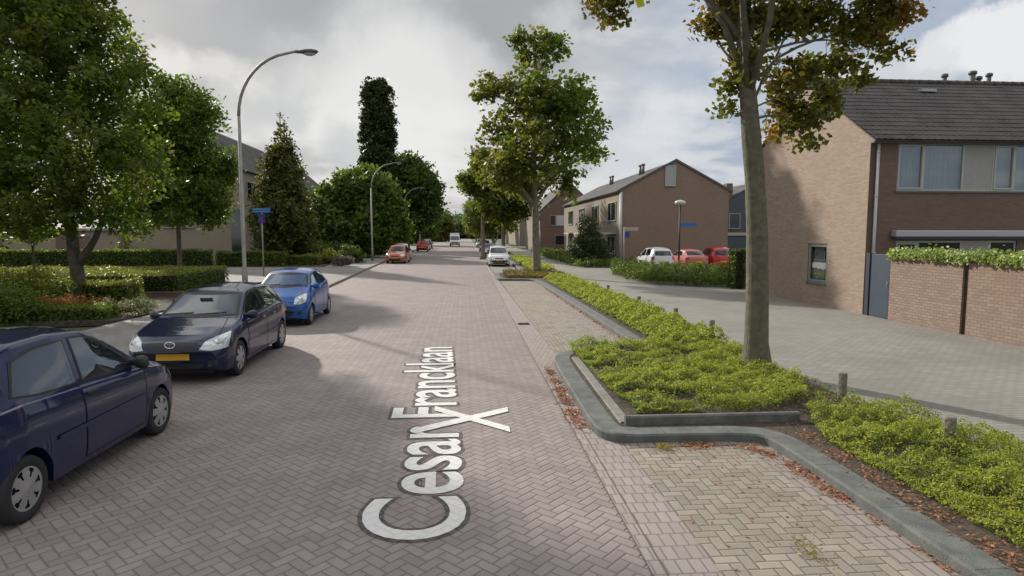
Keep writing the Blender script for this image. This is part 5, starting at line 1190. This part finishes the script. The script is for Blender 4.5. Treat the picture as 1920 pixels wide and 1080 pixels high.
# garden gate and wall
BLUEG = mat('gate_paint', (.028, .045, .075), .5, var=.12, vscale=4)
r = empty('garden_gate', (12.17, 17.1, 0)); tag(r, 'dark blue solid garden gate between house corner and brick wall', 'gate')
mb = MB(); mb.box(-.02, .03, -.53, .33, .06, 1.90); g_ = mb.build('door_leaf', BLUEG, r, bevel=.004)
mb = MB(); mb.box(-.05, .05, .33, .50, .0, 1.93); mb.box(-.05, .05, -.585, -.53, 0, 1.90); mb.build('gate_frame', mat('gate_frame_paint', (.014, .02, .04), .5), r)
mb = MB(); mb.box(-.028, -.02, -.46, -.41, .98, 1.14); mb.tube([(-.06, -.44, 1.05), (-.02, -.44, 1.05)], .02, 10); mb.build('handle', CHROME, g_)
def gwall(label, y0, y1, z1, nm='garden_wall'):
    r = empty(nm, (12.1, y0, 0)); tag(r, label, 'wall', 'brick garden wall panels')
    mb = MB(); mb.box(0, .22, 0, y1 - y0, 0, z1); mb.build('brickwork', BR_W, r)
    mb = MB(); mb.box(-.02, .24, .002, y1 - y0 - .002, z1 + .001, z1 + .05); mb.build('coping', mat('coping', (.25, .17, .13), .85, var=.2), r)
gwall('brick garden wall panel between the blue gate and the dark joint', 13.95, 16.5, 1.76)
gwall('long brick garden wall panel right of the dark joint running out of frame', 3.0, 13.78, 1.80)
mb = MB(); mb.box(12.16, 12.30, 13.785, 13.945, 0, 1.84); tag(mb.build('wall_post', mat('rusty_steel', (.07, .035, .025), .8, var=.3, vscale=6)), 'dark rust brown upright between the two garden wall panels', 'post')
IV1 = leafmat('leaf_ivy', (.12, .17, .045), (.20, .26, .075), .35, patch=(.24, .29, .10)); IV2 = leafmat('leaf_ivy_pale', (.32, .37, .19), (.42, .46, .27), .35)
for lb, y0, y1 in (('light green climbing plant spilling over the top of the brick garden wall', 4.0, 16.55),):
    n_ = 15000; P = np.stack([12.2 + RNG.normal(0, .15, n_), RNG.uniform(y0, y1, n_), 1.86 + np.abs(RNG.normal(0, .10, n_))], 1)
    P[:, 2] += .07 * np.array([noise.noise(Vector((0, b * 1.6, 1.))) for b in P[:, 1]]); P[:, 2] -= .10 * (P[:, 0] < 12.08) * RNG.random(n_)
    P[:, 0] = np.maximum(P[:, 0], 11.98)
    r = empty('climbing_plant', (12.2, 10, 1.8)); tag(r, lb, 'plant'); P -= np.array([12.2, 10, 1.8])
    quads_obj('foliage', leaf_np(P, .048, .3, .7), [IV1, IV2], r, (RNG.random(n_) < .35).astype(int))

def terrace(name, label, x0, x1, y0, y1, ez, rz, wallm, gable_m, ridge='y', roofm=TILE2):
    r = empty(name, (x0, y0, 0)); tag(r, label, 'house')
    mb = MB()
    if ridge == 'y':
        xm = (x0 + x1) / 2
        for yy in (y0, y1):
            mb = MB(); mb.add([(x0, yy, 0), (x1, yy, 0), (x1, yy, ez), (xm, yy, rz), (x0, yy, ez)], [(0, 1, 2, 3, 4)]); mb.build('gable_wall', gable_m, r)
        for xx, nm in ((x0, 'front_wall'), (x1, 'back_wall')):
            mb = MB(); mb.add([(xx, y1, 0), (xx, y0, 0), (xx, y0, ez), (xx, y1, ez)], [(0, 1, 2, 3)]); mb.build(nm, wallm, r)
        mb = MB(); k = (rz - ez) / (xm - x0)
        for xs, sg in ((x0, 1), (x1, -1)):
            up = Vector((sg * (xm - x0), 0, rz - ez)).normalized(); A = (xs - sg * .25, y0 - .08, ez - .25 * k + .02); roof_slope(mb, A, (A[0], y1 + .08, A[2]), up, (Vector((xm, 0, rz + .02)) - Vector((A[0], 0, A[2]))).length, tw=.5, course=.45, sub=3)
        mb.build('roof', roofm, r)
    return r
# terrace behind the parked cars
hx0, hx1, hy0 = at(1163, 400, 46).x, at(1366, 400, 46).x, 46.0
h2 = terrace('terraced_house', 'brick terrace with brown gable end behind the three cars in the parking court', hx0, hx1, hy0, 72, 5.75, at(1270, 303, 46).z, BR_B, BR_G)
f2 = Wall((hx0, 72, 0), (0, -1, 0), (-1, 0, 0)); g2 = Wall((hx0, hy0, 0), (1, 0, 0), (0, -1, 0))
for k in range(4):
    a1_ = 26 - 1.2 - k * 6.3
    f2.window(h2, a1_ - 2.6, a1_, 3.5, 5.0, divs=(a1_ - 1.5,), depth=-.08, frame=FRM); f2.window(h2, a1_ - 2.6, a1_, .9, 2.3, divs=(a1_ - 1.5,), depth=-.08, frame=FRM)
    mb = MB(); f2.bx(mb, a1_ - 3.0, a1_ + .1, 2.45, 2.6, 0.01, .5); mb.build('canopy', FRM, h2)
    if k: 
        mb = MB(); f2.bx(mb, a1_ + 1.0, a1_ + 1.9, 0, 2.1, .0, .04); mb.build('front_door', mat('door_green', (.05, .08, .06), .5), h2)
wx0, wx1 = at(1247, 330, 46).x - hx0, at(1267, 330, 46).x - hx0
g2.window(h2, wx0, wx1, at(1256, 349, 46).z, at(1256, 310, 46).z, depth=-.08, frame=FRM, pane=mat('blind', (.34, .38, .37), .5), sill=True, wd=.07)
mb = MB(); mb.tube([(hx0 + .02, hy0 - .08, 5.6), (hx0 + .02, hy0 - .08, .1)], .10, 10); mb.build('downpipe', PIPE, h2, True)
mb = MB(); xm = (hx0 + hx1) / 2
for sg, xs in ((1, hx0), (-1, hx1)):
    a = Vector((xs - sg * .28, hy0 - .1, 5.75 - .14)); b = Vector((xm, hy0 - .1, at(1270, 303, 46).z + .06)); dz = Vector((0, 0, .16)); mb.add([a, b, b + dz, a + dz, a + Vector((0, .03, 0)), b + Vector((0, .03, 0)), b + dz + Vector((0, .03, 0)), a + dz + Vector((0, .03, 0))], [(0, 1, 2, 3), (7, 6, 5, 4), (3, 2, 6, 7), (0, 4, 5, 1)])
mb.build('barge_board', GUTM, h2)
rf2 = [o for o in bpy.data.objects if o.parent == h2 and o.name.startswith('roof')][0]
for yy in (50.5, 51.3, 61, 61.8):
    xq = xm - 1.2; zq = 5.75 + (xq - hx0) * (at(1270, 303, 46).z - 5.75) / (xm - hx0); mb = MB(); mb.tube([(xq, yy, zq - .2), (xq, yy, zq + .95)], .12, 10); mb.tube([(xq, yy, zq + .8), (xq, yy, zq + .93)], .17, 10); mb.build('vent_pipe', GUTM, rf2, True)
kids_rel(h2)
h3 = terrace('terraced_house', 'far red brown house with a white upper panel beyond the second street tree', 10.6, 18.8, 84, 104, 5.6, 9.4, BR_B, BR_R)
g3 = Wall((10.6, 84, 0), (1, 0, 0), (0, -1, 0))
mb = MB(); g3.bx(mb, 2.2, 6.6, 3.6, 5.0, .0, .06); mb.build('white_panel', mat('white_panel', (.5, .5, .5), .6), h3)
g3.window(h3, 1.3, 2.1, 3.6, 5.0, depth=-.08); g3.window(h3, 2.0, 6.6, .9, 2.3, divs=(3.4, 5.0), depth=-.08); kids_rel(h3)
h4 = terrace('terraced_house', 'pale brick terrace further down the right side behind the trees', 11.5, 19.5, 125, 165, 5.6, 8.4, BR_B, BR_B)
for k in range(4): Wall((11.5, 165, 0), (0, -1, 0), (-1, 0, 0)).window(h4, 3 + k * 9, 6 + k * 9, 3.4, 4.9, depth=-.08)
kids_rel(h4)
h5 = terrace('terraced_house', 'slate roofed house glimpsed between the gable and the big trunk', 27.3, 33.5, 62, 80, 5.9, 7.7, BR_R, mat('dark_cladding', (.07, .085, .10), .7, var=.15), 'y')
g5 = Wall((27.3, 62, 0), (1, 0, 0), (0, -1, 0)); g5.window(h5, .2, 1.4, 3.0, 4.6, depth=-.08); mb = MB(); g5.bx(mb, -.1, 6.2, 2.3, 2.6, 0, .1); mb.build('pale_band', mat('pale_band', (.45, .38, .28), .7), h5)
mb = MB(); mb.box(27.35, 28.0, 62.4, 63.2, 5.9, 7.7); mb.build('chimney', BR_R, [o for o in bpy.data.objects if o.parent == h5 and o.name.startswith('roof')][0]); kids_rel(h5)
# long building behind the left hedge
lb = terrace('apartment_block', 'long beige building with a dark roof behind the left trees and street lamp', -29, -19.4, 56, 92, 8.2, 12.4, BR_L, BR_L)
fl = Wall((-19.4, 56, 0), (0, 1, 0), (1, 0, 0)); gl_ = Wall((-29, 56, 0), (1, 0, 0), (0, -1, 0))
for k in range(5):
    fl.window(lb, 1.5 + k * 7, 4.2 + k * 7, 5.6, 7.2, divs=(2.8 + k * 7,), depth=-.08); fl.window(lb, 1.5 + k * 7, 4.2 + k * 7, 2.9, 4.3, divs=(2.8 + k * 7,), depth=-.08)
mb = MB(); gl_.bx(mb, 8.7, 9.55, .0, 4.6, .0, .05); mb.build('tall_window', mat('dark_pane', (.03, .045, .05), .1, coat=1.), lb); gl_.window(lb, 3, 5.5, 3.0, 4.4, depth=-.08); kids_rel(lb)
r = empty('garage_row', (-44, 55.2, 0)); tag(r, 'low beige brick garage wall behind the long left hedge', 'garage')
mb = MB(); mb.box(0, 14.6, 0, 4, 0, 2.75); mb.build('brickwork', BR_L, r)
mb = MB(); mb.box(-.2, 14.75, -.2, 4.2, 2.752, 2.95); mb.build('flat_roof', mat('fascia_pale', (.30, .28, .25), .6), r)
mb = MB(); mb.box(9.5, 12.3, -.04, -.002, .05, 2.3); mb.build('garage_door', mat('garage_door', (.16, .10, .085), .6), r)
# odds and ends among the far gardens
mb = MB(); mb.box(-.16, .16, -.12, .12, 0, 1.9); mb.box(-.20, .20, -.16, .16, 1.9, 1.98); o = mb.build('gate_pillar', mat('pillar_white', (.5, .5, .47), .7), None, bevel=.02); o.location = (at(735, 450, 74).x, 74, .1); tag(o, 'pale upright pillar between the second and third lamps', 'pillar')
mb = MB(); mb.box(-1.2, 1.2, -.05, .05, .0, .20); mb.box(-1.25, 1.25, -.07, .07, .20, .25); o = mb.build('low_wall', mat('low_wall_brick', (.22, .14, .11), .85, var=.2)); o.location = (-11.0, 24.15, .05); tag(o, 'low brick edging in front of the flat topped hedge', 'wall')
